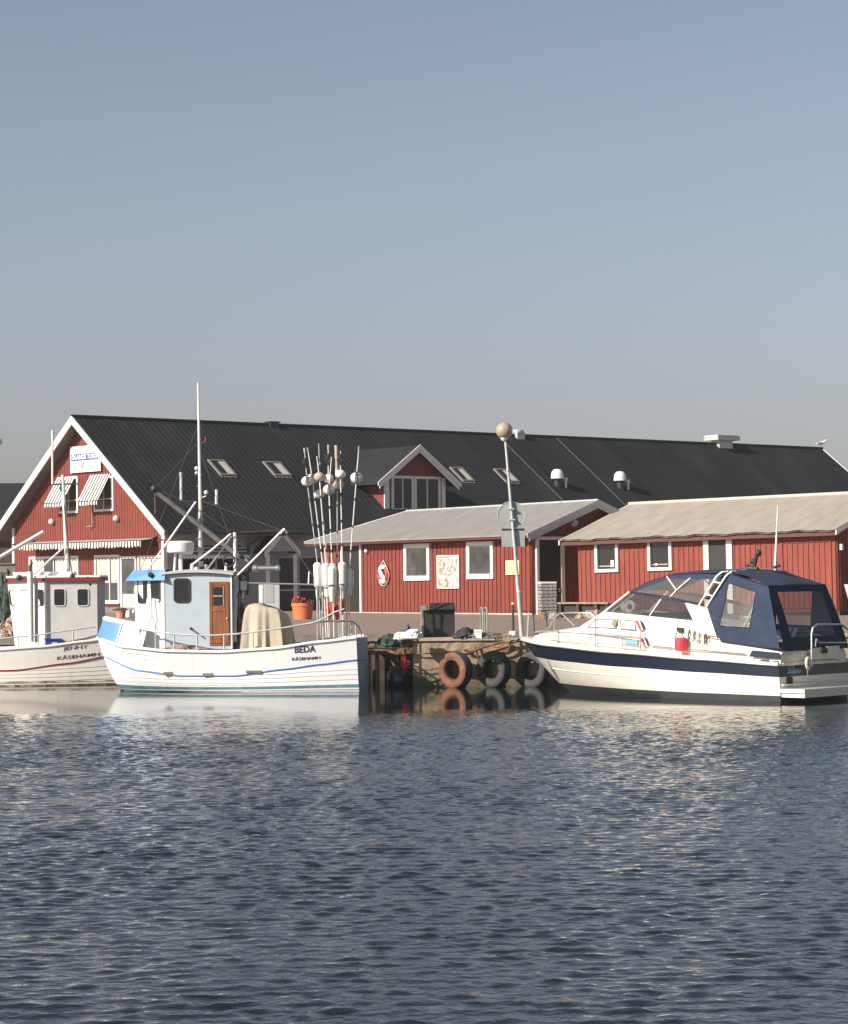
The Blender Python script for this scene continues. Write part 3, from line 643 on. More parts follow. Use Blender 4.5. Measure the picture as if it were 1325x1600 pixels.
m_ = MB(); m_.prism([(-.04, 0, bR-.09), (-.04, bW, bE-.09), (-.04, bW, bE-.15), (-.04, 0, bR-.15)], (-.45, 0, 0)); m_.prism([(-.04, 0, bR-.09), (-.04, -bW, bE-.09), (-.04, -bW, bE-.15), (-.04, 0, bR-.15)], (-.45, 0, 0)); m_.build('gable_soffit', 'brown_trim', hut)
def brect(x0, y0, x1, y1): return grect(x0, y0, x1, y1, 'y', FY, B)
for (x0, y0, x1, y1) in ((633, 849.5, 673, 907), (731, 846, 772.5, 904.5)):
    u0, u1, v0, v1 = brect(x0, y0, x1, y1); f_ = window(hut, bfn, u0, u1, v0, v1, .19, depth=.09, sill=False)
    m_ = MB(); m_.rring(bfn, u0+.19, u1-.19, v0+.19, v1-.19, 0, .05, .02, .05); m_.build('sash', 'timber_grey', f_)
u0, u1, v0, v1 = brect(537, 850, 567, 962)
m_ = MB(); m_.fbox(bfn, u0, u1-.12, .1, v1-.1, .0, .03); d_ = m_.build('door', 'door_dark', hut)
m_ = MB(); m_.fbox(bfn, u1-.14, u1, .1, v1, 0, .1); m_.fbox(bfn, u0, u1-.14, v1-.08, v1, 0, .1); m_.fbox(bfn, u0-.1, u0, .1, v1, 0, .1); m_.build('door_frame', 'white', d_)
m_ = MB(); m_.ball(tuple(B.px(572, 861, 'y', FY-.1)), .09); m_.build('wall_lamp', 'vent_white', hut, True)
a, b = B.px(837, 900, 'x', XE).y, B.px(880.5, 900, 'x', XE).y; zt3 = B.px(858, 838.5, 'x', XE).z; ww = (b-a)*.09
m_ = MB(); m_.fbox(bgn, a+ww, b-ww, .05, zt3-.1, .0, .03); d_ = m_.build('door', 'door_dark', hut)
m_ = MB(); m_.fbox(bgn, a, a+ww, .0, zt3, 0, .1); m_.fbox(bgn, b-ww*1.3, b, .0, zt3, 0, .1); m_.fbox(bgn, a+ww, b-ww*1.3, zt3-.13, zt3, 0, .1); m_.build('door_frame', 'white', d_)
m_ = MB(); m_.fbox(bgn, b-ww*2.4, b-ww*1.9, 1.0, 1.15, .03, .1); m_.build('handle', 'steel', d_)
p_ = B.px(897, 817, 'x', XE); m_ = MB(); m_.lathe([(.001, .12), (.12, .1), (.17, .03), (.18, 0)], (p_.x+.03, p_.y, p_.z), 'x', 16); m_.build('gable_lamp', 'galv', hut, True)
# steps of things fixed to the walls
LB = Frame(B.m @ B.px(598.5, 897.5, 'y', FY-.12), B.rz)
lb = LB.empty('lifebuoy', 'red and white lifebuoy with rope loop hanging on the red hut wall', 'lifebuoy')
s1 = F_PX/88.0
R_ = .335
m_ = MB(); m_.torus((0, 0, 0), R_, .095, 'y', 40, 12, fmi=lambda t: 1 if (.14 < t < .36 or .64 < t < .86) else 0); m_.build('ring', ['safety_red', 'foam'], lb, True)
m_ = MB(); m_.tube([(0, .02, .62), (-.34, 0, .27), (-.47, .02, -.05), (-.34, .02, -.36), (-.12, .02, -.50), (.12, .02, -.50), (.38, .02, -.30), (.47, .02, 0), (.34, 0, .27), (0, .02, .62)], .016, 6); m_.build('grab_rope', 'rope_white', lb)
m_ = MB(); m_.tube([(-.27, -.04, .20), (-.10, -.06, .10), (.02, -.07, -.06), (.20, -.06, -.16), (.25, -.04, -.26)], [.05, .085, .10, .085, .05], 10); m_.build('rescue_line_bag', 'foam', lb, True)
def wall_item(name, label, cat, px0, py0, px1, py1, fr, val, mt, th=.03):
    u0, u1, v0, v1 = grect(px0, py0, px1, py1, 'y', val, fr)
    f = Frame(fr.m @ V((u0+u1)/2, val-.02, (v0+v1)/2), fr.rz); o = f.empty(name, label, cat)
    return o, (u1-u0)/2, (v1-v0)/2
nb_, hx, hz = wall_item('notice_board', 'white map notice board between the two white hut windows', 'notice board', 683.5, 867.5, 718, 919.5, B, FY-.05, '')
m_ = MB(); m_.box(-hx, hx, -.02, .02, -hz, hz); m_.build('board', 'white', nb_)
m_ = MB(); m_.box(-hx*.92, hx*.92, -.026, -.0205, -hz*.93, hz*.80); m_.build('printed_sheet', 'poster', nb_)
m_ = MB()
for i in range(6): m_.box(-hx*.86+i*hx*.19, -hx*.86+i*hx*.19+hx*.13, -.028, -.0262, hz*.84, hz*.93)
m_.build('heading', 'safety_red', nb_)
ys, hx, hz = wall_item('wall_sign', 'small pale yellow sign on the red hut beside the lamp post', 'sign', 791, 875.5, 812, 898, B, FY-.05, '')
m_ = MB(); m_.box(-hx, hx, -.015, .02, -hz, hz); m_.build('plate', 'yellow_sign', ys)
m_ = MB()
for i in range(5): m_.box(-hx*.7, hx*(.7-.2*(i % 2)), -.017, -.0152, hz*(.65-.3*i)-.012, hz*(.65-.3*i)+.012)
m_.build('small_print', 'timber_grey', ys)

# ================================================================== RIGHT HUT
Cc = Frame((18.394, 92.211, .137), axis_rz(55.4), -.0164)
cR, cW, cE, cL = 4.565, 5.609, 3.042, 11.89
GY = -(cW-.4); cs = (cR-cE)/cW; X0, X1 = -cL+.6, -.12
hut2 = Cc.empty('boat_shed', 'red board shed with beige roof behind the motor boat', 'building')
def cfn(u, v, n): return (u, GY-n, v)
def cgn(u, v, n): return (X1+n, u, v)
m_ = MB(); m_.box(X0, X1-.01, GY, -GY, -.1, cE+cs*.4-.16); ch = [grect(*r, 'y', GY, Cc) for r in ((930.5, 845, 967, 894), (1013, 841, 1050.5, 891.5), (1101, 836, 1145.5, 953))]
batt(m_, cfn, X0, X1, .1, lambda x: cE-.1, .22, .05, .03, ch); m_.build('wall', 'red_right', hut2)
m_ = MB(); m_.prism([(X1, GY, -.1), (X1, -GY, -.1), (X1, -GY, cE+.03), (X1, 0, cR-.14), (X1, GY, cE+.03)], (-.12, 0, 0)); batt(m_, cgn, GY, -GY, .1, lambda x: cR-.18-cs*abs(x), .30, .12, .04); m_.build('gable_wall', 'red', hut2)
m_ = MB(); m_.box(X0-.02, X1+.03, GY-.03, -GY+.03, -.6, .02); m_.build('plinth', 'timber_dark', hut2)
m_ = MB()
def eav(x): return .02*sin(x*3.1)+.014*sin(x*7.3)
nn = 130; rows = []
for i in range(nn+1):
    x = .02-cL*i/nn; rr = .012*(1 if (i % 8) == 0 else 0)
    rows.append([V(x, 0, cR+rr), V(x, -cW*.5, (cR+cE)/2+rr), V(x, -cW-.02, cE+rr+eav(x))])
m_.grid(rows); m_.grid([[p+V(0, 0, -.05) for p in r] for r in rows])
m_.prism([(.02, 0, cR), (-cL, 0, cR), (-cL, cW, cE), (.02, cW, cE)], (0, 0, -.06))
hr2 = m_.build('roof', 'beige_roof', hut2)
m_ = MB(); m_.tube([(.04, 0, cR+.02), (-cL, 0, cR+.02)], .08, 8); m_.build('ridge_cap', 'beige_trim', hr2)
m_ = MB(); m_.box(-cL+.05, -.02, -cW+.05, GY, cE-.22, cE-.08); m_.build('soffit', 'brown_trim', hut2)
for s_ in (-1, 1):
    for xx in (.0, -cL-.03):
        m_ = MB(); m_.prism([(xx, 0, cR+.0), (xx, s_*(cW+.03), cE-.02), (xx, s_*(cW+.03), cE-.2), (xx, 0, cR-.19)], (.04, 0, 0)); m_.build('bargeboard', 'white', hut2)
def crect(x0, y0, x1, y1): return grect(x0, y0, x1, y1, 'y', GY, Cc)
for k, (x0, y0, x1, y1) in enumerate(((930.5, 845, 967, 894), (1013, 841, 1050.5, 891.5))):
    u0, u1, v0, v1 = crect(x0, y0, x1, y1); f_ = window(hut2, cfn, u0, u1, v0, v1, .12, depth=.09, sill=False, pane='glass')
    m_ = MB(); m_.rring(cfn, u0+.12, u1-.12, v0+.12, v1-.12, 0, .05, .02, .05); m_.build('sash', 'black_iron', f_)
    m_ = MB(); m_.fbox(cfn, u0+(u1-u0)*(.68 if k == 0 else .30), u0+(u1-u0)*(.82 if k == 0 else .40), v0+.2, v0+(.46 if k == 0 else .28), .03, .07); m_.build('ornament', 'foam', f_)
    m_ = MB(); m_.fbox(cfn, u0+.19, u1-.19, v0+.22, v0+.255, .02, .05); m_.build('inner_sill', 'curtain', f_)
u0, u1, v0, v1 = crect(1101, 836, 1145.5, 952)
m_ = MB(); m_.fbox(cfn, u0+.2, u1-.2, .0, v1-.08, .0, .035); d_ = m_.build('door', 'door_dark', hut2)
m_ = MB(); m_.fbox(cfn, u0, u0+.22, .0, v1, 0, .08); m_.fbox(cfn, u1-.24, u1, .0, v1, 0, .08); m_.build('door_frame', 'white', d_)
ub, uc, vb, vc = crect(1222, 845, 1300, 950)
m_ = MB(); m_.rring(cfn, ub, uc, vb, vc, 0, .06, .0, .045); m_.build('shed_door', 'red_right', hut2)
# fittings on the shaded gable, seen at the right edge
m_ = MB(); p_ = Cc.px(1315, 855, 'x', X1+.1); m_.box(p_.x-.05, p_.x+.05, p_.y-.06, p_.y+.06, p_.z-.1, p_.z+.12); m_.build('switch_box', 'galv', hut2)

# ================================================================== FAR LEFT: dark building, fence
D2 = Frame(at(-60, 905, 135)*1.0, 0); D2 = Frame((D2.o.x, 135, 0))
db = D2.empty('dark_building', 'dark low building with black roof behind the left fence', 'building')
z1 = at(10, 755, 135).z; z2 = at(10, 832, 132).z
m_ = MB(); m_.prism([(-14, 0, z1), (-14, -3.2, z2), (-14, -3.2, z2-.2), (-14, 0, z1-.25)], (22, 0, 0)); m_.prism([(-14, 0, z1), (-14, 4, z2), (-14, 4, z2-.2), (-14, 0, z1-.25)], (22, 0, 0)); m_.build('roof', 'black_roof', db)
m_ = MB(); m_.box(-13.5, 7.5, -2.6, 3.5, 0, z2); m_.build('wall', 'timber_dark', db)
FN = Frame((at(24, 905, 108).x, 108, 0))
fe = FN.empty('board_fence', 'grey vertical board fence left of the restaurant', 'fence')
hh = at(10, 880, 108).z
for i in range(26):
    m_ = MB(); x = -.1-i*.22; m_.box(x-.16, x, 0, .03, 0, hh-.45+random.uniform(-.02, .02)); m_.build('board', 'timber_grey', fe)
m_ = MB(); m_.box(-6, 0, -.05, .05, hh-.42, hh-.30); m_.box(-6, 0, -.08, .08, hh-.05, hh); m_.box(-6, 0, .0, .04, hh-.3, hh-.05); m_.build('top_rail', 'timber_grey', fe)
# ================================================================== BOATS
class Hull:
    """x forward from the transom, y to port, z up from the waterline"""
    def __init__(s, L, over, fb, fw, fz, p=.8, rk=.6, bow=3.0, conv=0.0):
        s.L, s.over, s.fb, s.fw, s.fz, s.p, s.rk, s.bow, s.conv = L, over, fb, fw, fz, p, rk, bow, conv
    def pt(s, t, z, side=1, off=0):
        zs = s.fz(t); q = z/zs
        if z >= 0: y = s.fw(t) + (s.fb(t)-s.fw(t))*min(q, 1.6)**s.p
        else: y = s.fw(t)*max(0, 1+z*1.6)
        o = s.over*(max(q, 0)**s.rk if z >= 0 else z*1.2)
        x = t*s.L + o*t**s.bow
        y = max(y, 0)
        if s.conv: x -= s.conv*(1-(min(y, s.fb(0))/s.fb(0))**2)*max(0, 1-t*6)
        n = off
        return V(x + (n*.9*t**8), side*(y+n*(1-t**8)), z)
def lerp_tab(tab):
    def f(t):
        for (a, va), (b, vb) in zip(tab, tab[1:]):
            if t <= b: k = (t-a)/(b-a); k = k*k*(3-2*k)*.5+k*.5; return va+(vb-va)*k
        return tab[-1][1]
    return f
def build_hull(h, mats, parent, strakes=0, bands=None, zb=-.25, nst=48, v_top=1.0, name='hull'):
    """bands: list of (q_from, q_to, material) with q = share of sheer height"""
    m = MB(); ts = [1-(1-i/nst)**1.35 for i in range(nst+1)]
    qs = []
    if strakes:
        qs = [(1, 0), (.9, 0), (.8, 0), (.7, 0), (.6, 0), (.5, 0)]
        for k in range(strakes+1): q = .5-.5*k/(strakes+.4); qs += [(q, .009 if k else 0), (q, 0)]
        qs += [(0.0, 0), (None, 0)]
    else: qs = [(1, 0)] + [(q, 0) for b in (bands or []) for q in b[:2]] + [(0, 0), (None, 0)]
    if bands and not strakes:
        qq = sorted(set([1.0, 0.0]+[q for b in bands for q in b[:2]]), reverse=True); full = []
        for a, b in zip(qq, qq[1:]):
            n = max(1, int((a-b)/.12))
            full += [a+(b-a)*i/n for i in range(n)]
        qs = [(q, 0) for q in full+[0.0]]+[(None, 0)]
    for side in (1, -1):
        rows = []
        for q, off in qs: rows.append([h.pt(t, zb if q is None else q*h.fz(t), side, off) for t in ts])
        def mif(i, j):
            if bands:
                qa = qs[i][0]; qb = qs[i+1][0] if qs[i+1][0] is not None else -1; c = ((qa or 0)+qb)/2
                for a, b, k in bands:
                    if min(a, b) <= c <= max(a, b): return k
            return 0
        m.grid(rows, 0, mif)
    o = m.build(name, mats, parent, True)
    return o
def hull_cap(h, parent, mt, z0, zb, conv=True, name='transom', n=10, mi=0):
    m = MB(); rows = []
    for i in range(n+1):
        z = z0 + (zb-z0)*i/n
        w = h.pt(0, z).y
        rows.append([V(-(h.conv*(1-(abs(k)/6)**2)) - .0, w*k/6, z) for k in range(-6, 7)])
    m.grid(rows); return m.build(name, mt, parent, True)
def deck(h, parent, mt, dz=-.12, t0=0, t1=.985, name='deck', camber=.04):
    m = MB(); rows = []
    for i in range(31):
        t = t0+(t1-t0)*i/30; z = h.fz(t); p = h.pt(t, z); rows.append([V(p.x-.03*t, p.y*.96*k/4, z+dz+camber*(1-(k/4)**2)) for k in range(-4, 5)])
    m.grid(rows); return m.build(name, mt, parent, True)
def gunwale(h, parent, mt, r=.035, name='gunwale', dz=0.0, t1=1.0):
    for side in (1, -1):
        m = MB(); m.tube([h.pt(i/40*t1, h.fz(i/40*t1)+dz, side, .0) for i in range(41)], r, 7)
        m.build(name, mt, parent, True)
def strip(h, parent, mt, fz, r=.022, name='rub_strip', t1=1.0, off=.012, both=True):
    for side in ((1, -1) if both else (1,)):
        m = MB(); m.tube([h.pt(i/50*t1, fz(i/50*t1), side, off) for i in range(51)], r, 6); m.build(name, mt, parent, True)
def side_text(h, parent, body, size, xc, zc, mt, slope=0, x_sign=-1, name='name_lettering', bold=.004, fit=None):
    """letters laid on the port side, reading from bow side to stern in the picture"""
    def fn(u, v, n):
        x = xc - u; z = zc + v + slope*(-u)*-1
        t = 0.5
        for _ in range(12):
            q = h.pt(t, z); t += (x-q.x)/h.L*.8; t = min(max(t, 0), 1)
        q = h.pt(t, z); return (x, q.y+.008+n, z)
    return text(name, body, size, fn, mt, parent, .0015, bold, fit=fit)
def patch(fr, A_, B_, C_, D_):   # bilinear patch A top-front, B top-rear, C bottom-rear, D bottom-front
    def f(u, v):
        return (A_*(1-u)+B_*u)*(1-v) + (D_*(1-u)+C_*u)*v
    return f

# ------------------------------------------------------------------ BEDA
yaw = radians(4); rz = atan2(sin(yaw), -cos(yaw))
yv = V(-sin(yaw), -cos(yaw), 0)
o_ = V(-1.65, 57.5, WZ) - yv*1.0
BF = Frame(o_, rz)
beda = BF.empty('fishing_boat', 'white fishing boat lettered BEDA with pale blue cabin and wooden door', 'fishing boat', 'wooden fishing boats moored side by side')
hb = Hull(5.84, .70,
    lambda t: 1.0+.22*sin(min(t/.5, 1)*pi/2) if t < .5 else 1.22*max(0, 1-((t-.5)/.5)**3.6)**.62,
    lambda t: .86+.22*sin(min(t/.45, 1)*pi/2) if t < .45 else 1.08*max(0, 1-((t-.45)/.55)**1.9)**.95,
    lerp_tab([(0, 1.29), (.15, 1.20), (.35, 1.05), (.55, .98), (.75, 1.01), (.9, 1.12), (1, 1.32)]), p=.7, rk=.55, bow=4, conv=.17)
build_hull(hb, ['hull_white', 'teal'], beda, strakes=5)
hull_cap(hb, beda, 'transom_shade', 1.29, -.25)
m_ = MB()
for side in (1, -1): m_.grid([[hb.pt(1-(1-i/40)**1.35, z, side, .006) for i in range(41)] for z in (.17, .06, -.02, -.2)])
m_.build('boot_stripe', 'teal', beda, True)
deck(hb, beda, 'deck', -.16)
gunwale(hb, beda, 'hull_white', .04)
zst = lerp_tab([(0, .76), (.15, .66), (.3, .55), (.5, .40), (.72, .41), (.88, .54), (1, .88)])
strip(hb, beda, 'stripe_blue', zst, .020, 'blue_rub_rail', off=.006)
m_ = MB(); m_.tube([V(-.17*(1-(k/6)**2)-.01, hb.pt(0, .74).y*k/6, .76) for k in range(-6, 7)], .018, 6); m_.build('blue_rub_rail', 'stripe_blue', beda, True)
# bow bulwark: blue, then pale blue, above the sheer
def bulwark(t0, t1, z0f, z1f, mt, name):
    for side in (1, -1):
        m = MB(); rows = []
        for v in range(5):
            row = []
            for i in range(15):
                t = t0+(t1-t0)*i/14; zs = hb.fz(t); z = z0f(t)+(z1f(t)-z0f(t))*v/4; b = hb.pt(t, zs, side, .012); lean = (z-zs)
                row.append(V(b.x - lean*.35*t**3, b.y*(1-lean*.22), z))
            rows.append(row)
        m.grid(rows); m.build(name, mt, beda, True)
bz = lerp_tab([(.80, 1.03), (.9, 1.12), (1, 1.32)]); tz = lerp_tab([(.80, 1.50), (.88, 1.62), (1, 1.80)])
def bzz(t): return hb.fz(t)-.02
bulwark(.925, 1.0, bzz, tz, 'blue', 'blue_bow_panel'); bulwark(.835, .925, bzz, tz, 'panel_blue', 'pale_bow_panel')
for side in (1, -1):
    m_ = MB(); pts = []
    for i in range(15):
        t = .835+.165*i/14; zs = hb.fz(t); b = hb.pt(t, zs, side, .012); z = tz(t); lean = z-zs; pts.append(V(b.x-lean*.35*t**3, b.y*(1-lean*.22), z))
    m_.tube(pts, .028, 6)
    t = .925; zs = hb.fz(t); b = hb.pt(t, zs, side, .02); z = tz(t); lean = z-zs; m_.tube([b, V(b.x-lean*.35*t**3, b.y*(1-lean*.22)+side*.012, z)], .022, 6)
    m_.tube([hb.pt(.835+.165*i/14, hb.fz(.835+.165*i/14)-.02, side, .018) for i in range(15)], .022, 6)
    m_.build('bulwark_capping', 'hull_white', beda, True)
m_ = MB(); rows = []
for i in range(15):
    t = .835+.155*i/14; b = hb.pt(t, hb.fz(t)); rows.append([V(b.x-.1, b.y*.88*k/4, tz(t)-.03+.10*(1-(k/4)**2)) for k in range(-4, 5)])
m_.grid(rows); m_.build('foredeck', 'hull_white', beda, True)
t = .835; b = hb.pt(t, hb.fz(t)); x_ = b.x-.02; yb_ = b.y*.93
m_ = MB(); m_.prism([(x_, -yb_, .8), (x_, yb_, .8), (x_, yb_*.9, tz(t)-.02), (x_, -yb_*.9, tz(t)-.02)], (-.03, 0, 0)); m_.build('bulkhead', 'hull_white', beda)
# scuppers
for px in (261, 324, 395):
    x = BF.px(px, 1050, 'y', 1.18).x; t = x/6.05; z = zst(t)+.03; p = hb.pt(t, z)
    m_ = MB(); m_.box(x-.20 if px > 380 else x-.12, x+.16 if px > 380 else x+.12, p.y-.05, p.y+.035, z-.035, z+.035); m_.build('scupper', 'timber_grey', beda)
a_ = BF.px(476, 1015, 'y', 1.15); side_text(hb, beda, 'BEDA', .22, a_.x, a_.z, 'ink', slope=.045, bold=.004, fit=.50)
a_ = BF.px(478, 1029, 'y', 1.13); side_text(hb, beda, 'KÅSEHAMN', .095, a_.x, a_.z, 'ink', slope=.05, bold=.002, fit=.68)
# cabin
CY = .78
xs0, xs1 = BF.px(362, 950, 'y', CY).x, BF.px(256, 950, 'y', CY).x
zt_ = BF.px(300, 896, 'y', CY).z
xf = BF.px(217, 950, 'y', -.15).x
zd = .8
cab = MB(); cab.box(xs0, xs1, -CY, CY, zd, zt_); c_ = cab.build('cabin', 'cabin_blue', beda)
def facet_pts(z, fwd): return [(xs1, CY, z), (xf+fwd, .22, z), (xf+fwd, -.22, z), (xs1, -CY, z)]
m_ = MB(); lo = facet_pts(zd, 0); hi = facet_pts(zt_, .04); m_.add(lo+hi, [(0, 1, 5, 4), (1, 2, 6, 5), (2, 3, 7, 6), (4, 5, 6, 7)]); m_.build('cabin_front', 'hull_white', c_)
for xx in (xs1-.02, xs0-.01): m_ = MB(); m_.box(xx, xx+.035, CY-.03, CY+.012, zd, zt_); m_.build('corner_trim', 'hull_white', c_)
# roof, slightly crowned along its length, and the blue visor
m_ = MB(); rows = []
for i in range(13):
    x = xs0-.06+(xs1+.05-xs0+.06)*i/12; cz = .07*(1-((i-6.5)/6.5)**2)
    rows.append([V(x, y, zt_+cz+.04*(1-(y/.9)**2)) for y in (-.88, -.5, 0, .5, .88)])
m_.grid(rows); m_.grid([[p-V(0, 0, .05) for p in r] for r in rows]); m_.grid([[r[-1], r[-1]-V(0, 0, .05)] for r in rows]); m_.build('roof', 'cabin_grey', c_, True)
def fac(u, v, n):   # near front facet: u from side corner to front
    a, b = V(xs1, CY, 0), V(xf+.02, .22, 0); d = (b-a); nn_ = V(-d.y, d.x, 0).normalized()
    if nn_.y < 0: nn_ = -nn_
    p = a+d*u+nn_*n; return (p.x, p.y, v)
m_ = MB()
vt, vb = zt_+.03, zt_-.16
vis_in = [(xs1-.05, CY+.02), (xf+.05, .25), (xf+.05, -.25), (xs1-.05, -CY-.02)]; vis_out = [(xs1-.05, CY+.14), (xf+.24, .33), (xf+.24, -.33), (xs1-.05, -CY-.14)]
for i in range(3):
    m_.poly([(*vis_in[i], vt+.07), (*vis_in[i+1], vt+.07), (*vis_out[i+1], vb), (*vis_out[i], vb)])
m_.poly([(*q, vt+.07) for q in vis_in]); m_.build('blue_visor', 'blue', c_)
def cab_window(fn, u0, u1, v0, v1, r, parent, w=.035, mt='black_iron', d=.02, su=1):
    m = MB(); n = rrect(u0, u1, v0, v1, r)
    m.rring(fn, u0, u1, v0, v1, r, w, 0, d); f = m.build('window', mt, parent)
    m = MB(); m.rpanel(fn, u0+w*.8, u1-w*.8, v0+w*.8, v1-w*.8, max(r-w, .01), .002, .008); m.build('pane', 'glass', f); return f
m_ = MB(); x_2 = hb.pt(.835, 1.1).x-.03; m_.prism([(xs1-.02, y, z) for y, z in ((.74, zd), (.70, zt_-.62), (.5, zt_-.58), (-.5, zt_-.58), (-.70, zt_-.62), (-.74, zd))], (x_2-xs1, 0, 0)); m_.build('forward_trunk', 'hull_white', c_)
def cs(u, v, n): return (u, CY+n, v)
p1, p2 = BF.px(271, 903.5, 'y', CY), BF.px(298, 942, 'y', CY)
cab_window(cs, p2.x, p1.x, p2.z, p1.z, .10, c_, .045)
flen = (V(xs1, CY, 0)-V(xf, .22, 0)).length
def fac2(u, v, n): return fac(u/flen, v, n)
zz0, zz1 = BF.px(240, 942, 'y', .5).z, BF.px(240, 904, 'y', .5).z
cab_window(fac2, flen*.10, flen*.43, zz0, zz1, .08, c_, .03); cab_window(fac2, flen*.56, flen*.90, zz0-.02, zz1, .08, c_, .03)
# door
p1, p2 = BF.px(327, 909, 'y', CY), BF.px(359, 1008, 'y', CY)
m_ = MB(); m_.box(p2.x, p1.x, CY, CY+.025, p2.z, p1.z); d_ = m_.build('door', 'wood_door', c_)
w_ = p1.x-p2.x
m_ = MB(); m_.rring(lambda u, v, n: (u, CY+.025+n, v), p2.x+.01, p1.x-.01, p2.z+.05, p1.z-.02, 0, .06, 0, .012); m_.box(p2.x+.07, p1.x-.07, CY+.025, CY+.037, p1.z-.72, p1.z-.66); m_.build('door_rails', 'wood_door', d_)
m_ = MB(); m_.box(p2.x+.14, p1.x-.10, CY+.026, CY+.032, p1.z-.58, p1.z-.13); m_.build('pane', 'glass', d_)
m_ = MB(); m_.box(p2.x+.13, p1.x-.09, CY+.032, CY+.044, p1.z-.37, p1.z-.33); m_.box(p2.x+.12, p2.x+.15, CY+.03, CY+.044, p1.z-.6, p1.z-.12); m_.build('glazing_bar', 'timber_pale', d_)
m_ = MB(); m_.ball((p2.x+.05, CY+.05, p1.z-.9), .025, 8); m_.build('handle', 'steel', d_)
m_ = MB(); m_.tube([BF.px(298, 982, 'y', CY+.02), BF.px(310, 991, 'y', CY+.12)], .018, 6); m_.ball(tuple(BF.px(298, 982, 'y', CY+.03)), .035, 8); m_.build('tap', 'black_iron', c_)
def bt(name, pts, r, mt='steel', y=None, seg=7, par=None, r2=None, smooth=True):
    """tube through (px, py, local y) points on the boat"""
    m = MB(); m.tube([BF.px(a, b, 'y', c) for a, b, c in pts], r, seg, r2=r2); return m.build(name, mt, par or beda, smooth)
# rails
def sheer_y(px): 
    x = BF.px(px, 990, 'y', 1.15).x; t = min(max(x/6.1, 0), 1); return hb.fb(t)-.02
rail = [(202, 978), (222, 983), (243, 987), (272, 990.5), (307, 993), (340, 992.5), (370, 990.5), (405, 986.5), (443, 981), (490, 973), (508, 965), (522, 957), (538, 951.5)]
rl = bt('hand_rail', [(a, b, sheer_y(a)-.03) for a, b in rail], .022, 'galv')
for px in (218, 243, 272, 308, 350, 395):
    y = sheer_y(px); top = [b for a, b in rail]; 
    pyy = rail[0][1]
    for (a, b), (c, d) in zip(rail, rail[1:]):
        if a <= px <= c: pyy = b+(d-b)*(px-a)/(c-a)
    p = BF.px(px, pyy, 'y', y-.03); t = p.x/6.1
    m_ = MB(); m_.tube([p, V(p.x, p.y, hb.fz(t)-.03)], .02, 6); m_.build('stanchion', 'galv', beda, True)
srail = [(456, 979, 1.0), (500, 971.5, .98), (530, 970, .9), (550, 971, .6), (560, 978, .2), (565, 992, -.2)]
bt('stern_rail', srail, .022, 'galv')
for a, b, y in ((505, 971.5, .95), (530, 970, .88), (549, 971, .62), (556, 974, .35), (564, 988, -.1)):
    p = BF.px(a, b, 'y', y); m_ = MB(); m_.tube([p, V(p.x, p.y, 1.15)], .018, 6); m_.build('stanchion', 'galv', beda, True)
# mast, spreaders, antennas
mast = bt('mast', [(314, 886, .1), (313, 800, .1)], .07, 'galv', r2=.055, seg=10)
m_ = MB(); m_.tube([BF.px(313, 801, 'y', .1), BF.px(309.5, 598, 'y', .1)], .042, 8, r2=.026); m_.build('topmast', 'white', mast, True)
for yy in (875, 858, 842, 826, 812):
    m_ = MB(); c_2 = BF.px(313.6, yy, 'y', .1); m_.lathe([(.075, -.025), (.095, 0), (.075, .025)], tuple(c_2), 'z', 10); m_.build('mast_band', 'black_iron' if yy % 2 else 'steel', mast, True)
for y0 in (784, 800):
    pass
m_ = MB(); m_.tube([BF.px(282, 783, 'y', .1), BF.px(338, 786, 'y', .1)], .018, 6); m_.build('spreader', 'black_iron', mast)
m_ = MB(); m_.tube([BF.px(283, 782, 'y', .1), BF.px(282.5, 738, 'y', .1)], .032, 7); m_.build('antenna', 'white', mast, True)
m_ = MB(); m_.tube([BF.px(338, 788, 'y', .1), BF.px(338.3, 765, 'y', .1)], .036, 7); m_.build('antenna', 'white', mast, True)
m_ = MB(); m_.tube([BF.px(314, 778, 'y', .1), BF.px(322, 775, 'y', .1)], .015, 6); m_.ball(tuple(BF.px(322, 769.5, 'y', .1)), .055, 10); m_.build('mast_light', 'white', mast, True)
m_ = MB(); m_.ball(tuple(BF.px(307, 732, 'y', .1)), .05, 10); m_.ball(tuple(BF.px(307, 739, 'y', .1)), .04, 10); m_.build('mast_light', 'white', mast, True)
m_ = MB(); a1 = BF.px(312, 694, 'y', .1); m_.tube([a1, BF.px(321, 690, 'y', .1)], .012, 5); a2 = BF.px(321, 690, 'y', .1); m_.tube([a2, BF.px(321, 682, 'y', .1)], .02, 6); m_.build('vane', 'stripe_red', mast)
# derrick boom and its tackle
boom = bt('derrick_boom', [(241, 766, .55), (372, 868, .0)], .058, 'timber_grey', r2=.066, seg=9)
m_ = MB(); m_.ball(tuple(BF.px(241, 764, 'y', .55)), .10, 10); m_.build('block', 'black_iron', boom, True)
m_ = MB(); m_.tube([BF.px(242, 768, 'y', .55), BF.px(242.5, 803, 'y', .55)], .02, 5); m_.build('tackle', 'rust', boom)
m_ = MB(); m_.tube([BF.px(245, 764, 'y', .55), BF.px(275, 777, 'y', .4), BF.px(313, 798, 'y', .2), BF.px(346, 822, 'y', .1), BF.px(365, 830, 'y', 0)], .010, 5); m_.build('stay', 'rope', boom)
bt('outrigger_pole', [(306, 784, .3), (268, 838, .5), (231, 890, .6)], .025, 'white')
bt('stay', [(231, 890, .6), (237, 930, .75), (237.5, 962, .8)], .008, 'rope')
bt('stay', [(237.5, 962, .8), (229, 984, .85)], .006, 'rope'); bt('stay', [(237.5, 962, .8), (246, 986, .85)], .006, 'rope')
bt('net_pole', [(361, 834, .4), (330, 860, .45), (298, 884, .5)], .026, 'white')
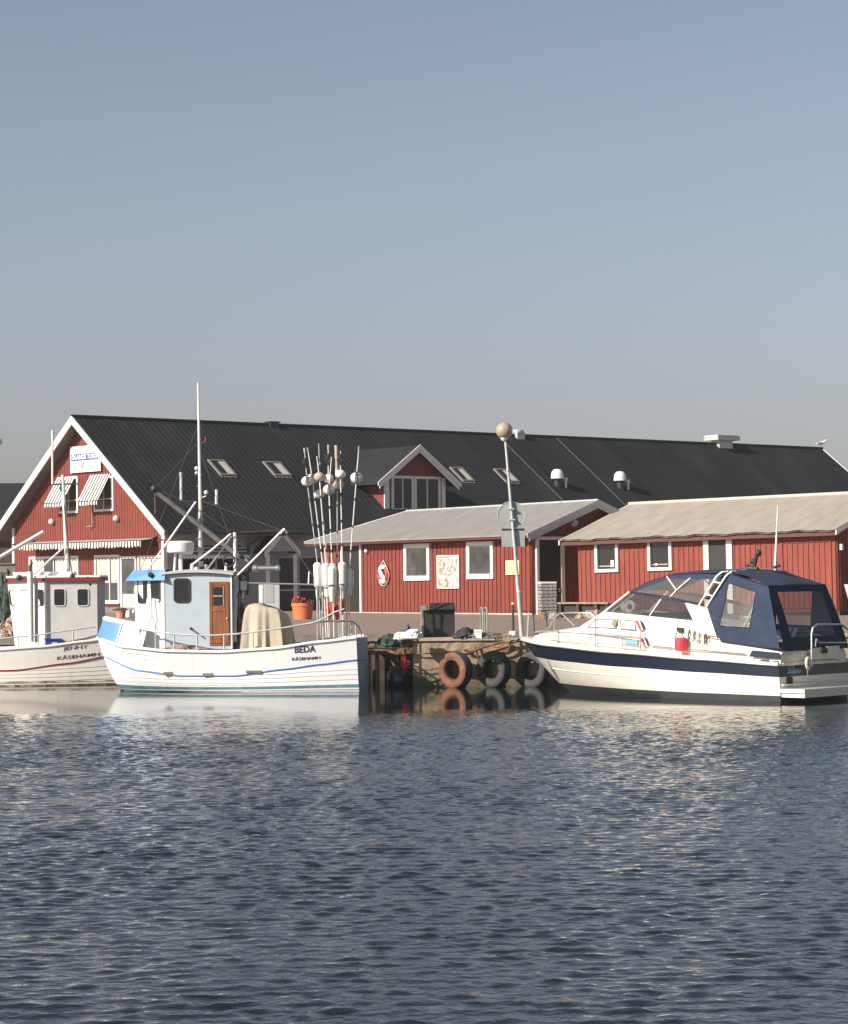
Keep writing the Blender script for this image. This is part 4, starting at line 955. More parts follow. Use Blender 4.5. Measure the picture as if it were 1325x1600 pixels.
bt('net_pole', [(362, 838, .3), (340, 868, .35), (322, 892, .4)], .022, 'steel')
bt('gallows_post', [(367, 832, .3), (368, 892, .3)], .045, 'white')
# radome on its stand
p_ = BF.px(282, 864, 'y', .35); m_ = MB(); m_.lathe([(.001, .02), (.30, .0), (.335, .03), (.335, .17), (.32, .25), (.26, .29), (.001, .30)], tuple(p_), 'z', 26); rd = m_.build('radome', 'white', beda, True)
m_ = MB(); m_.tube([p_+V(0, 0, .02), V(p_.x, p_.y, zt_+.05)], .05, 8); m_.tube([p_+V(.12, 0, .02), V(p_.x+.16, p_.y, zt_+.05)], .03, 6); m_.build('stand', 'white', rd, True)
for (a, b0, b1, r, mt) in ((300, 880, 893, .06, 'white'), (322, 882, 893, .05, 'white'), (308, 886, 893, .09, 'galv'), (353, 880, 893, .04, 'white'), (334, 887, 893, .03, 'steel')):
    bt('roof_fitting', [(a, b1+2, .3), (a, b0, .3)], r, mt, r2=r*.7)
p_ = BF.px(235, 898, 'y', .72); m_ = MB(); m_.lathe([(.001, .06), (.06, .05), (.065, -.05), (.001, -.06)], tuple(p_), 'y', 10); m_.build('searchlight', 'black_iron', beda, True)
# pipes beside the door, net hauler and gantry aft
pp = bt('exhaust_pipe', [(366, 1003, .62), (366, 915, .62), (366, 900, .62)], .065, 'galv', seg=10)
for yy in (920, 945, 968, 988):
    m_ = MB(); m_.lathe([(.068, -.02), (.078, 0), (.068, .02)], tuple(BF.px(366, yy, 'y', .62)), 'z', 10); m_.build('pipe_clamp', 'steel', pp, True)
bt('exhaust_pipe', [(374, 1003, .5), (374, 925, .5)], .04, 'timber_grey')
nh = MB(); c0 = BF.px(382, 884, 'y', .45); nh.lathe([(.001, -.10), (.19, -.09), (.12, 0), (.19, .09), (.001, .10)], tuple(c0), 'y', 18); nhl = nh.build('net_hauler', 'black_iron', beda, True)
m_ = MB(); m_.torus(tuple(BF.px(358, 876, 'y', .4)), .14, .02, 'y', 20, 6); m_.build('hauler_wheel', 'black_iron', nhl, True)
m_ = MB(); m_.lathe([(.001, -.12), (.09, -.11), (.09, .11), (.001, .12)], tuple(BF.px(380, 915, 'y', .5)), 'z', 12); m_.tube([BF.px(380, 925, 'y', .5), BF.px(378, 940, 'y', .5)], .03, 7); m_.build('hauler_motor', 'galv', nhl, True)
m_ = MB(); m_.tube([BF.px(370, 880, 'y', .5), BF.px(376, 890, 'y', .52), BF.px(384, 900, 'y', .5), BF.px(380, 912, 'y', .5)], .03, 6); m_.tube([BF.px(376, 872, 'y', .5), BF.px(392, 884, 'y', .5)], .025, 6); m_.build('hose', 'black_iron', nhl, True)
m_ = MB(); m_.tube([BF.px(376, 874, 'y', .35), BF.px(376, 1003, 'y', .35)], .045, 8); m_.build('hauler_post', 'black_iron', nhl, True)
m_ = MB(); m_.lathe([(.001, -.36), (.06, -.35), (.085, -.32), (.085, -.28), (.06, -.26), (.06, .20), (.09, .22), (.09, .30), (.06, .33), (.001, .34)], tuple(BF.px(415, 888, 'y', .55)), 'x', 14); m_.build('net_roller', 'steel', nhl, True)
bt('gantry_tube', [(365, 905, .7), (403, 868, .55), (441, 829, .4)], .028, 'white')
bt('gantry_head', [(438, 834, .4), (444, 827, .4), (449, 833, .4)], .035, 'steel')
bt('gantry_bar', [(385, 911, .5), (490, 913.5, .5)], .022, 'steel'); bt('gantry_bar', [(483, 893, .5), (482, 912, .5)], .018, 'white')
bt('stay', [(447, 834, .4), (470, 872, .3), (494, 906, .2)], .012, 'rope')
for pts in ([(241, 764, .5), (311, 690, .1)], [(311, 660, .1), (214, 905, .3)], [(312, 700, .1), (372, 880, .5)], [(313, 782, .1), (441, 829, .4)], [(313, 830, .1), (262, 846, .3)], [(372, 832, .3), (438, 828, .4)]):
    bt('stay', pts, .0065, 'rope')
for (x0, y0, x1, y1, r, mt) in ((374, 868, 381, 872, .05, 'crate'), (371, 893, 376, 905, .045, 'rust'), (378, 896, 386, 893, .04, 'crate'), (384, 874, 390, 880, .03, 'galv'), (372, 930, 378, 938, .05, 'timber_grey'), (377, 948, 380, 965, .05, 'crate'), (373, 975, 379, 985, .06, 'rust')):
    bt('hauler_fitting', [(x0, y0, .55), (x1, y1, .5)], r, mt)
for (a, b) in ((310, 760), (312, 792), (311, 742)): m_ = MB(); m_.tube([BF.px(a-3, b, 'y', .1), BF.px(a+5, b, 'y', .1)], .014, 5); m_.build('mast_step', 'steel', mast)
# buoy rack ring aft
m_ = MB(); rk = BF.px(519, 914, 'y', .25); 
m_.tube([rk+V(.42*cos(t), .34*sin(t), -.03*cos(t)) for t in [2*pi*k/24 for k in range(25)]], .016, 6)
for t in (.6, 2.2, 3.8, 5.4): m_.tube([rk+V(.42*cos(t), .34*sin(t), 0), V(rk.x+.42*cos(t), rk.y+.34*sin(t), 1.1)], .022, 6)
m_.build('buoy_rack', 'steel', beda, True)

# things on Beda's deck
from mathutils import noise as NZ
def heap(fr, c, rx, ry, rz_, mt, name, label, cat, seed, n=18, amp=.25, group=None):
    rnd = random.Random(seed); rows = []; o3 = V(seed*3.1, seed*1.7, seed)
    big = 1/max(rx, rz_)*1.1; rough = .0 if cat == 'stone' else 1
    for i in range(19):
        a = pi/2*i/18; row = []
        for k in range(57):
            t = 2*pi*(k % 56)/56; p = V(cos(t)*cos(a), sin(t)*cos(a), sin(a))
            w = 1 + amp*1.6*NZ.fractal(p*1.3+o3, 1, 2, 4) + rough*(.20*abs(NZ.noise(p*5+o3)) - .06 + .10*NZ.noise(p*13+o3))
            zz = p.z*(1+amp*1.5*NZ.noise(V(p.x*1.6, p.y*1.6, seed)))
            row.append(V(rx*p.x*w, ry*p.y*w, max(rz_*zz*w, -.01)))
        rows.append(row)
    m = MB(); m.grid(rows)
    if cat in ('fishing net', 'floats'):
        for k in range(26):     # loose folds of twine lying over the heap
            t = rnd.uniform(0, 6.28); a = rnd.uniform(.1, 1.3); pts = []
            for q in range(7):
                p = V(cos(t)*cos(a), sin(t)*cos(a), sin(a)); pts.append(V(rx*p.x, ry*p.y, rz_*p.z)*(1.06+.06*rnd.random())); t += rnd.uniform(-.35, .45); a = min(1.5, max(0.02, a+rnd.uniform(-.22, .18)))
            m.tube(pts, rnd.uniform(.012, .03), 5)
    o = m.build(name, mt, None, True); o.matrix_world = fr.m @ Matrix.Translation(c); tag(o, label, cat, group); return o
c = BF.px(290, 1008, 'y', .75); heap(BF, V(c.x, .80, .86), .70, .15, .25, 'net_pale', 'net_heap', 'pale pink fishing nets heaped along the deck beside the blue cabin', 'fishing net', 4)
# tarpaulin over the winch
TC = BF.px(414, 1010, 'y', .2); TF = Frame(BF.m @ V(TC.x, .2, .85), rz)
rows = []
for i in range(15):
    v = i/14; row = []
    for k in range(97):
        t = 2*pi*k/96
        prof = (1-(1-v)**5)**.5 if v > 0 else 0
        fold = 1+ (.02+.10*v**1.2)*(sin(9*t+.7)*.6+sin(14*t+2)*.35+.3*sin(23*t)) + .03*sin(5*t+1)*v
        ex = .58 + .14*v**2; ey = .46+.12*v**2
        n_ = 2.6; ct, st = cos(t), sin(t); sup = (abs(ct)**n_+abs(st)**n_)**(-1/n_)
        z = 1.30*(1-v**2.1) + .05*sin(3*t+1)*(1-v)*v*4 - .10*max(0, -ct)*(1-v)*.4 - .16*max(0, ct*-1)*.0 - .15*max(0, -ct+.3)*(1-v) + (.03*sin(11*t) if i == 14 else 0)
        row.append(V(ex*prof*sup*ct*fold, ey*prof*sup*st*fold, max(z, 0) + (.02*sin(7*t) if v > .95 else 0)))
    rows.append(row)
m_ = MB(); m_.grid(rows); tp = m_.build('tarpaulin', 'tarp', None, True); tp.matrix_world = TF.m; tag(tp, 'beige tarpaulin draped over gear on the deck of the boat lettered BEDA', 'tarpaulin')
# marker buoys standing in the rack
buoys = [((475.5, 700), (480, 752), (496, 879), 936, .35, 9, 'leftmost white marker buoy pole in the bundle on the stern'),
         ((480.5, 699), (488, 748), (505, 887), 930, .15, 9, 'marker buoy with round white float, second from the left in the bundle'),
         ((495, 713), (499, 745), (509, 880), 932, .42, 8, 'short white marker buoy pole, third from the left in the bundle'),
         ((498, 693), (497, 772), (512, 882), 945, .10, 8, 'tall marker buoy whose float hangs lowest on the left of the bundle'),
         ((513, 695), (513, 748), (519, 880), 940, .30, 8, 'marker buoy with grey top pole in the middle of the bundle'),
         ((518, 714), (514, 765), (519, 885), 940, .46, 9, 'short marker buoy with low white float in the middle of the bundle'),
         ((525, 696), (527, 757), (527, 896), 946, .20, 10, 'marker buoy with pinkish wrapped top and the longest foam body'),
         ((532, 705), (532, 741), (535, 878), 936, .38, 8, 'marker buoy with small float near its top, right side of the bundle'),
         ((561, 697), (557, 747), (546, 889), 930, .25, 10, 'marker buoy leaning right, standing clear of the others in the bundle')]
for i, (t_, f_, b_, yb, y, r, lab) in enumerate(buoys):
    P_ = [BF.px(t_[0], t_[1], 'y', y), BF.px(f_[0] if i not in (3,) else 501, f_[1], 'y', y), BF.px(b_[0], b_[1], 'y', y)]
    dirn = (P_[2]-P_[1]).normalized(); foot = BF.px(b_[0]+(b_[0]-519)*-.12+3, 996, 'y', y)
    fr = Frame(BF.m @ foot, rz); o = fr.empty('marker_buoy', lab, 'marker buoy', 'marker buoys bundled on the stern of the fishing boat')
    L_ = [p-foot for p in P_]
    m_ = MB(); m_.tube([V(0, 0, 0), L_[2], L_[1], L_[0]], [.015, .016, .014, .012], 6); m_.build('pole', 'white' if i % 3 else 'galv', o, True)
    if i in (0, 1, 4, 6, 8): m_ = MB(); m_.tube([L_[0], L_[0]*.86+L_[1]*.14 if i != 6 else L_[0]*.2+L_[1]*.8], .024 if i != 6 else .04, 7); m_.build('top_sleeve', 'float_pink' if i == 6 else ('galv' if i in (0, 4) else 'timber_pale'), o, True)
    m_ = MB(); rr = r/64*1.05
    fc = L_[1] + (V(.03, 0, 0) if i == 3 else V(0, 0, 0))
    m_.ball(tuple(fc), rr*1.0, 12, 0, .86); m_.build('float', 'float_pink' if i in (2, 6) else 'float_white', o, True)
    if i in (0, 1, 5, 6, 8):
        m_ = MB(); m_.prism([tuple(fc+V(.0, 0, rr)), tuple(fc+V(.03, 0, 0)), tuple(fc+V(0, 0, -rr)), tuple(fc+V(-.03, 0, 0))], (0, rr*1.12, 0)); m_.build('reflector', 'timber_grey', o)
    lo_ = BF.px(b_[0]+(2 if i < 4 else 0), yb, 'y', y)-foot
    m_ = MB(); up_ = L_[2]; m_.tube([up_+(lo_-up_)*-.0, up_+(lo_-up_)*.06, up_+(lo_-up_)*.62, up_+(lo_-up_)*.7, lo_], [.06, .105, .11, .075, .06], 12); m_.build('foam_body', 'foam', o, True)
    m_ = MB()
    for q in (.18, .45, .75): c_9 = L_[2]*(1-q)+L_[1]*q; m_.tube([c_9, c_9+(L_[1]-L_[2]).normalized()*.07], .024, 6)
    m_.build('tape_band', 'crate' if i % 2 else 'rust', o)
    if i in (0, 3, 4, 7): m_ = MB(); c_9 = L_[1]*.6+L_[0]*.4; m_.tube([c_9, c_9+V(.05, .03, .12), c_9+V(-.02, .02, .28)], [.02, .05, .02], 6); m_.build('rolled_flag', 'crate' if i != 3 else 'timber_grey', o, True)
    if i in (3, 4, 6, 7):
        m_ = MB(); pts = [lo_+V(0, .03, .02), lo_+V(.03, .06, -.12), lo_+V(-.01, .05, -.28), lo_+V(.02, .03, -.36)]; m_.tube(pts, [.03, .07, .05, .015], 7); m_.build('flag', 'flag_red', o, True)

# ------------------------------------------------------------------ JENNY
JF = Frame((-8.05, 63.2, WZ), pi)
jen = JF.empty('fishing_boat', 'cream fishing boat lettered JENNY with grey cabin and red roof edge', 'fishing boat', 'wooden fishing boats moored side by side')
hj = Hull(6.6, .45,
    lambda t: .80+.40*sin(min(t/.45, 1)*pi/2) if t < .45 else 1.2*max(0, 1-((t-.45)/.55)**3)**.6,
    lambda t: .62+.44*sin(min(t/.45, 1)*pi/2) if t < .45 else 1.06*max(0, 1-((t-.45)/.55)**2)**.9,
    lerp_tab([(0, 1.27), (.12, 1.15), (.3, 1.02), (.5, .94), (.75, 1.0), (1, 1.35)]), p=.7, conv=.15)
build_hull(hj, ['hull_cream'], jen, strakes=5); hull_cap(hj, jen, 'hull_cream', 1.27, -.25); deck(hj, jen, 'deck', -.14); gunwale(hj, jen, 'hull_cream', .035)
m_ = MB()
for side in (1, -1): m_.grid([[hj.pt(i/40, z+.02*sin(i*1.3), side, .006) for i in range(41)] for z in (.11, .04, -.02, -.2)])
m_.build('weed_line', 'weed', jen, True)
strip(hj, jen, 'stripe_red', lerp_tab([(0, .80), (.2, .58), (.4, .42), (.7, .4), (1, .7)]), .018, 'red_rub_rail')
a_ = JF.px(118, 1012, 'y', 1.0); side_text(hj, jen, 'JENNY', .13, a_.x, a_.z, 'ink', slope=.09, bold=.0, fit=.62)
a_ = JF.px(122, 1025.5, 'y', 1.0); side_text(hj, jen, 'KÅSEHAMN', .12, a_.x, a_.z, 'ink', slope=.09, bold=.001, fit=1.08)
JY = .78
jx0, jx1 = JF.px(152, 950, 'y', JY).x, JF.px(72.5, 950, 'y', JY).x
jxf, jxt = JF.px(25, 960, 'y', -.45).x, JF.px(11.5, 914, 'y', -.45).x
jz = JF.px(110, 908, 'y', JY).z
m_ = MB(); m_.box(jx0, jx1, -JY, JY, .7, jz); cj = m_.build('cabin', 'cabin_grey', jen)
m_ = MB(); m_.add([(jx1, JY, .7), (jxf, -.45, .7), (jx1, -JY, .7), (jx1, JY, jz), (jxt, -.45, jz), (jx1, -JY, jz)], [(0, 1, 4, 3), (1, 2, 5, 4), (3, 4, 5)]); m_.build('cabin_front', 'hull_cream', cj)
def jfac(u, v, n):
    k = (v-.7)/(jz-.7); a, b = V(jx1, JY, 0), V(jxf+(jxt-jxf)*k, -.45, 0); d = b-a; nn_ = V(-d.y, d.x, 0).normalized()
    if nn_.y < 0: nn_ = -nn_
    p = a+d*u+nn_*n; return (p.x, p.y, v)
fl = (V(jx1, JY, 0)-V(jxt, -.45, 0)).length
def jf2(u, v, n): return jfac(u/fl, v, n)
z0_, z1_ = JF.px(60, 947, 'y', .4).z, JF.px(60, 921, 'y', .4).z
for (a, b) in ((.06, .25), (.46, .66), (.84, .98)): cab_window(jf2, fl*a, fl*b, z0_, z1_, .08, cj, .022)
def js(u, v, n): return (u, JY+n, v)
for (xa, xb) in ((83, 103), (119.5, 139.5)):
    p1, p2 = JF.px(xa, 919, 'y', JY), JF.px(xb, 947.5, 'y', JY); f_ = cab_window(js, p2.x, p1.x, p2.z, p1.z, .08, cj, .03, 'cabin_grey')
m_ = MB(); ro = [(jx0-.08, JY+.08), (jx1, JY+.08), (jxt+.08, -.35), (jxt+.08, -.55), (jx1, -JY-.08), (jx0-.08, -JY-.08)]
m_.prism([(x, y, jz) for x, y in ro], (0, 0, .10)); m_.build('roof_edge', 'red_trim', cj)
m_ = MB(); m_.prism([(x*.97+.03*jx0, y*.9, jz+.10) for x, y in ro], (0, 0, .05)); m_.build('roof', 'hull_white', cj)
p1, p2 = JF.px(22, 894, 'y', .2), JF.px(116, 905, 'y', .2)
m_ = MB(); m_.box(p2.x, p1.x, -.25, .3, jz+.14, p1.z+.0); m_.build('roof_locker', 'hull_white', jen)
def jt(name, pts, r, mt='white', r2=None, seg=8, par=None):
    m = MB(); m.tube([JF.px(a, b, 'y', c) for a, b, c in pts], r, seg, r2=r2); return m.build(name, mt, par or jen, True)
jm = jt('mast', [(105.5, 893, .1), (98, 742, .1)], .065, 'white', r2=.042)
jt('spreader', [(77, 757, .1), (121, 756, .1)], .022, 'black_iron', par=jm); jt('antenna', [(82, 757, .1), (82, 672, .1)], .028, 'white', par=jm)
jt('mast_fork', [(98, 745, .1), (95, 764, .1), (101, 775, .1)], .03, 'black_iron', par=jm)
jt('stay', [(99, 775, .1), (107, 860, .3), (113, 898, .3)], .016, 'rope', par=jm)
jt('boom', [(-6, 874, 1.0), (68, 831, .8)], .050, 'white'); jt('stay', [(27, 835, .8), (66, 829, .8)], .010, 'rope')
jt('pole', [(52, 898, .4), (100, 855, .2)], .025, 'white')
jt('derrick_post', [(48.5, 1003, 1.02), (47, 893, 1.02)], .075, 'white', seg=12); jt('post_fitting', [(47, 893, 1.02), (46, 886, 1.0), (50, 879, .95)], .035, 'black_iron')
jt('derrick_post', [(57, 1004, .95), (56.5, 905, .95)], .05, 'galv', seg=10)
for (x, y, r) in ((113, 900, .07), (137, 904, .06), (141, 913, .05), (9, 908, .06), (30, 903, .08)):
    m_ = MB(); m_.ball(tuple(JF.px(x, y, 'y', .75)), r, 10); m_.build('deck_lamp', 'black_iron', jen, True)
jr = [(-20, 1000, 1.08), (28, 995, 1.08), (60, 992.5, 1.05), (85, 988, 1.03), (115, 984, 1.0), (150, 979, .95)]
jt('hand_rail', jr, .020, 'galv')
for (x, y, yy) in ((28, 995, 1.08), (60, 992, 1.05), (114, 984, 1.0)):
    p = JF.px(x, y, 'y', yy); m_ = MB(); m_.tube([p, V(p.x, p.y, hj.fz(p.x/6.6)-.03)], .02, 6); m_.build('stanchion', 'galv', jen, True)
# blue fish box on Jenny
p1, p2 = JF.px(66, 993, 'y', .9), JF.px(98, 1012, 'y', .9)
bxf = Frame(JF.m @ V((p1.x+p2.x)/2, .86, .87), pi+.25)
bb = bxf.empty('fish_box', 'blue plastic box lying open on the deck of the boat lettered JENNY', 'box')
m_ = MB(); w_ = .20
for (a, b, c, d) in ((-w_, w_, .16, .18), (-w_, w_, -.18, -.16), (-w_, -w_+.02, -.16, .16), (w_-.02, w_, -.16, .16)): m_.box(a, b, c, d, 0, .33)
m_.box(-w_, w_, -.16, .16, 0, .02); m_.build('box_body', 'blue_plastic', bb)
m_ = MB(); m_.box(-w_-.02, w_+.02, -.2, .2, .33, .36); m_.build('rim', 'blue_plastic', bb)
m_ = MB(); m_.box(-.10, .04, .181, .186, .03, .26); m_.build('label_patch', 'foam', bb)
# ------------------------------------------------------------------ MOTOR BOAT
al = radians(42); C0 = V(7.53, 50.7, WZ)
MF = Frame(C0 + V(sin(al), cos(al), 0)*1.4, atan2(sin(al), -cos(al)))
mot = MF.empty('motor_boat', 'cream motor cruiser with navy canopy and navy hull stripe', 'motor boat')
hm = Hull(6.77, 1.47,
    lambda t: 1.40+.04*sin(pi*min(t/.6, 1)) if t < .5 else 1.427*max(0, 1-((t-.5)/.5)**2.5)**.72,
    lambda t: 1.32 if t < .3 else 1.32*max(0, 1-((t-.3)/.7)**1.7)**1.05,
    lerp_tab([(0, .80), (.3, .90), (.6, 1.02), (.85, 1.14), (1, 1.24)]), p=.75, rk=.8, bow=3)
build_hull(hm, ['hull_motor', 'navy', 'boot'], mot, bands=[(.955, .66, 1), (.16, 0, 2), (0, -1, 2)], zb=-.3)
m_ = MB(); rows = []
for (z, mi_) in ((.80, 0), (.764, 0), (.528, 1), (.128, 0), (-.3, 2)):
    w_ = hm.pt(0, max(z, -.0)).y; rows.append([V(0-.12*(.8-z)*0, w_*k/4, z) for k in range(-4, 5)])
m_.grid(rows, 0, lambda i, j: (0, 1, 0, 2)[i]); m_.build('transom', ['hull_motor', 'navy', 'boot'], mot)
gunwale(hm, mot, 'hull_motor', .045, 'gunwale'); strip(hm, mot, 'black_iron', lambda t: hm.fz(t)*.955, .018, 'rub_rail', off=.01)
m_ = MB()
for side in (1, -1):
    m_.tube([hm.pt(i/40, hm.fz(i/40)*(.42+.05*i/40), side, .0) for i in range(39)], .012, 5)
m_.build('spray_chine', 'hull_motor', mot, True)
deck(hm, mot, 'hull_motor', .01, 0, .99, 'side_deck', .05)
def mp(a, b, y): return MF.px(a, b, 'y', y)
# foredeck hump and deckhouse
TY = .92
def prism_px(m, pts, y0, y1, mi=0):
    a = [mp(x, y, y0) for x, y in pts]; n = len(a); b = [V(p.x, y1, p.z) for p in a]
    return m.add(a+b, [tuple(range(n)), tuple(range(2*n-1, n-1, -1))]+[(i, (i+1) % n, n+(i+1) % n, n+i) for i in range(n)], mi)
# loft of the deckhouse: stations along x, each with top height and half width
st = []
for (px, py, y) in ((835, 992, .30), (868, 985, .62), (905, 979, .80), (925, 968, .86), (943, 958, .90), (1000, 961.5, .93), (1081, 971, 1.0), (1122, 998, 1.08), (1222, 1018, 1.24)):
    p = mp(px, py, y); st.append((p.x, y, p.z))
m_ = MB(); rows = []
for (x, y, z) in st:
    zb0 = min(z-.12, hm.fz(min(max(x/8.0, 0), 1))-.03)
    rows.append([V(x, y+.07, zb0), V(x, y+.05, z-.10), V(x, y, z-.02), V(x, y-.08, z), V(x, y*.45, z+.03), V(x, 0, z+.04), V(x, -y*.45, z+.03), V(x, -y+.08, z), V(x, -y, z-.02), V(x, -y-.05, z-.1), V(x, -y-.07, zb0)])
m_.grid(rows); p = rows[-1]; m_.poly(p); dh = m_.build('deckhouse', 'hull_motor', mot, True)
def tyo(px):
    T = ((835, .4), (905, .86), (943, .97), (1081, 1.075), (1122, 1.155), (1222, 1.315), (1400, 1.33))
    for (a, b), (c, d) in zip(T, T[1:]):
        if px <= c: return b+(d-b)*(px-a)/(c-a)
    return 1.33
def tfn(px, py, out=0): p = mp(px, py, TY+.055); return V(p.x, p.y+out, p.z)
def mline(name, pts, r, mt, out=.0, par=None, y=None, seg=6):
    m = MB(); m.tube([mp(a, b, tyo(a)+out if y is None else y) for a, b in pts], r, seg); return m.build(name, mt, par or mot, True)
# side windows outlines and details on the deckhouse side
def quadp(name, pts, mt, out=.012, par=None, y=None, th=.012):
    m = MB(); a = [mp(x, y_, (tyo(x)+out) if y is None else y) for x, y_ in pts]; m.prism(a, (0, -th, 0)); return m.build(name, mt, par or mot)
for w4 in (((930, 968), (965, 968), (962, 981), (918, 980)), ((970, 968), (992, 970), (993, 984), (968, 982))):
    mline('window_moulding', list(w4)+[w4[0]], .014, 'crate_grey', .02, dh)
    quadp('side_window', [(x+(1 if i in (0, 3) else -1), y+(1 if i < 2 else -1)) for i, (x, y) in enumerate(w4)], 'grey_box' if 0 else 'hull_white', .012, dh)
mline('window_moulding', [(872, 988), (925, 990), (970, 993), (1000, 996)], .012, 'crate_grey', .03, dh)
mline('window_moulding', [(972, 994), (972, 1006), (998, 1010), (997, 996)], .010, 'crate_grey', .04, dh)
mline('side_moulding', [(1015, 1009), (1045, 1012), (1120, 1018), (1165, 1022)], .016, 'timber_grey', .06, dh)
mline('side_moulding', [(1090, 991), (1118, 995)], .014, 'rust', .06, dh)
quadp('hull_sticker', [(976, 999), (996, 1001), (996, 1007), (976, 1005)], 'ink_cyan', .035, dh)
for k, (x, y) in enumerate(((996, 970), (1003, 996))):
    quadp('decal_stripe', [(x-3, y), (x+1, y), (x+8, y+16), (x+4, y+16)], 'safety_red', .03, dh); quadp('decal_stripe', [(x+3.5, y), (x+6, y), (x+11.5, y+13), (x+8.5, y+13)], 'black_iron', .03, dh)
    quadp('decal_stripe', [(x+1, y), (x+3.5, y), (x+9, y+15), (x+7, y+15)], 'vent_white', .03, dh)
p = mp(960, 974, tyo(960)+.02); m_ = MB(); m_.lathe([(.001, .03), (.07, .02), (.075, -.02)], tuple(p), 'y', 14); m_.build('horn_cover', 'timber_pale', dh, True)
quadp('instrument_cover', [(1057, 980), (1066, 981), (1066, 988), (1057, 987)], 'black_iron', .05, dh, th=.05)
# fire red bag hanging on the side
p1, p2 = mp(1057, 996, 1.17), mp(1073, 1017, 1.17)
rb = Frame(MF.m @ V((p1.x+p2.x)/2, 1.20, p2.z), MF.rz); ro_ = rb.empty('red_bag', 'bright red bag hanging on the side of the motor cruiser', 'bag')
w_ = abs(p1.x-p2.x)/2; h_ = p1.z-p2.z
m_ = MB(); m_.lathe([(w_*.8, 0), (w_, .03), (w_*1.02, h_*.5), (w_, h_-.03), (w_*.8, h_)], (0, 0, 0), 'z', 18); m_.build('bag_body', 'red_box', ro_, True)
m_ = MB(); m_.tube([(-w_*.8, .05, h_), (-w_*.5, .06, h_+.1), (w_*.5, .06, h_+.1), (w_*.8, .05, h_)], .012, 6); m_.build('strap', 'black_iron', ro_)
# coiled ropes on hooks
for k in range(7):
    x = 1077+k*4.2; y0 = 984+k*1.0; ln = (16, 22, 14, 20, 18, 24, 16)[k]
    mline('hanging_rope', [(x, y0), (x-1.5, y0+ln*.5), (x-.5, y0+ln), (x+2, y0+ln*.6), (x+1, y0)], .016, ('rope', 'rope_white', 'timber_grey', 'rope_white', 'steel', 'rope_white', 'rope')[k], .07, dh)
# windscreen frame and glass
YB, YT = .88, .74
fb0, fb1 = mp(943, 957, YB), mp(1082, 971, YB+.04); ft0, ft1 = mp(984, 924.5, YT), mp(1092, 943, YT+.06)
wsf = MB()
for s_ in (1, -1):
    f = lambda v: V(v.x, v.y*s_, v.z)
    wsf.tube([f(mp(908, 980, YB-.06)), f(fb0), f(ft0)], .026, 7); wsf.tube([f(fb0), f(fb1)], .022, 7)
    wsf.tube([f(mp(1014, 964, YB)), f(mp(1033, 936, YT+.04))], .020, 7)
cxb, cxt = V(fb0.x+.45, 0, fb0.z), V(ft0.x+.30, 0, ft0.z+.02)
wsf.tube([fb0, V(cxb.x-.1, .45, cxb.z), cxb, V(cxb.x-.1, -.45, cxb.z), V(fb0.x, -fb0.y, fb0.z)], .022, 7)
wsf.tube([cxb, cxt], .016, 6); ws = wsf.build('windscreen', 'hull_motor', mot, True)
for s_ in (1, -1):
    f = lambda v: V(v.x, v.y*s_, v.z)
    m_ = MB(); m_.poly([f(fb0), f(fb1), f(ft1), f(ft0)]); m_.build('pane', 'tinted', ws)
    m_ = MB(); m_.poly([f(fb0), f(ft0), cxt, cxb]); m_.build('pane', 'tinted', ws)
# front canopy: navy band, clear vinyl, navy top
CT0, CT1 = mp(1044, 899, .62), mp(1134, 895, .74)
can = MB()
for s_ in (1, -1):
    f = lambda v: V(v.x, v.y*s_, v.z); dn = V(0, 0, -.10)
    can.poly([f(ft0), f(ft1), f(ft1+V(0, .0, -.06)), f(ft0+V(0, 0, -.035))])
    can.tube([f(ft0), f(mp(1040, 932, YT+.02)), f(ft1)], .022, 6)
    can.poly([f(ft0), f(CT0), f(CT0+V(.02, 0, -.07)), f(ft0+V(-.12, 0, -.0))])
    rows = []
top_pts = []
for (a, b, y) in ((984, 924.5, .74), (1012, 909, .68), (1044, 898.5, .62), (1085, 896, .66), (1134, 895, .85), (1165, 899, .96), (1200, 915, 1.14)):
    p = mp(a, b, y); cr = {984: .02, 1012: .05, 1044: .06, 1085: .09, 1134: .09, 1165: .13, 1200: .03}[a]
    top_pts.append([V(p.x, y*k/5, p.z+cr*(1-(k/5)**2)) for k in range(-5, 6)])
can.grid(top_pts)
for s_ in (1, -1):   # skirt below the top edge
    E_ = [mp(984, 925, .742), mp(1012, 910, .685), mp(1044, 899, .63), mp(1085, 897, .67), mp(1134, 896, .75)]
    Fp = [mp(990, 926, .75), mp(1020, 916, .70), mp(1046, 904, .65), mp(1085, 905, .69), mp(1122, 905, .76)]
    can.grid([[V(p.x, p.y*s_, p.z) for p in E_], [V(p.x, p.y*s_, p.z) for p in Fp]])
canopy = can.build('canopy', 'navy_cloth', mot, True)
for s_ in (1, -1):
    f = lambda v: V(v.x, v.y*s_, v.z)
    m_ = MB(); m_.poly([f(mp(990, 926, .75)), f(mp(1046, 904, .65)), f(mp(1085, 905, .69)), f(mp(1122, 905, .76)), f(mp(1098, 941, .82)), f(ft1)]); m_.build('clear_panel', 'vinyl', canopy)
    m_ = MB(); m_.tube([f(mp(1042, 901, .66)), f(mp(1057, 922, .74))], .016, 6); m_.tube([f(mp(1079, 903, .70)), f(mp(1057, 922, .74)), f(mp(1046, 934, .77))], .016, 6); m_.build('canopy_hoop', 'white', canopy)
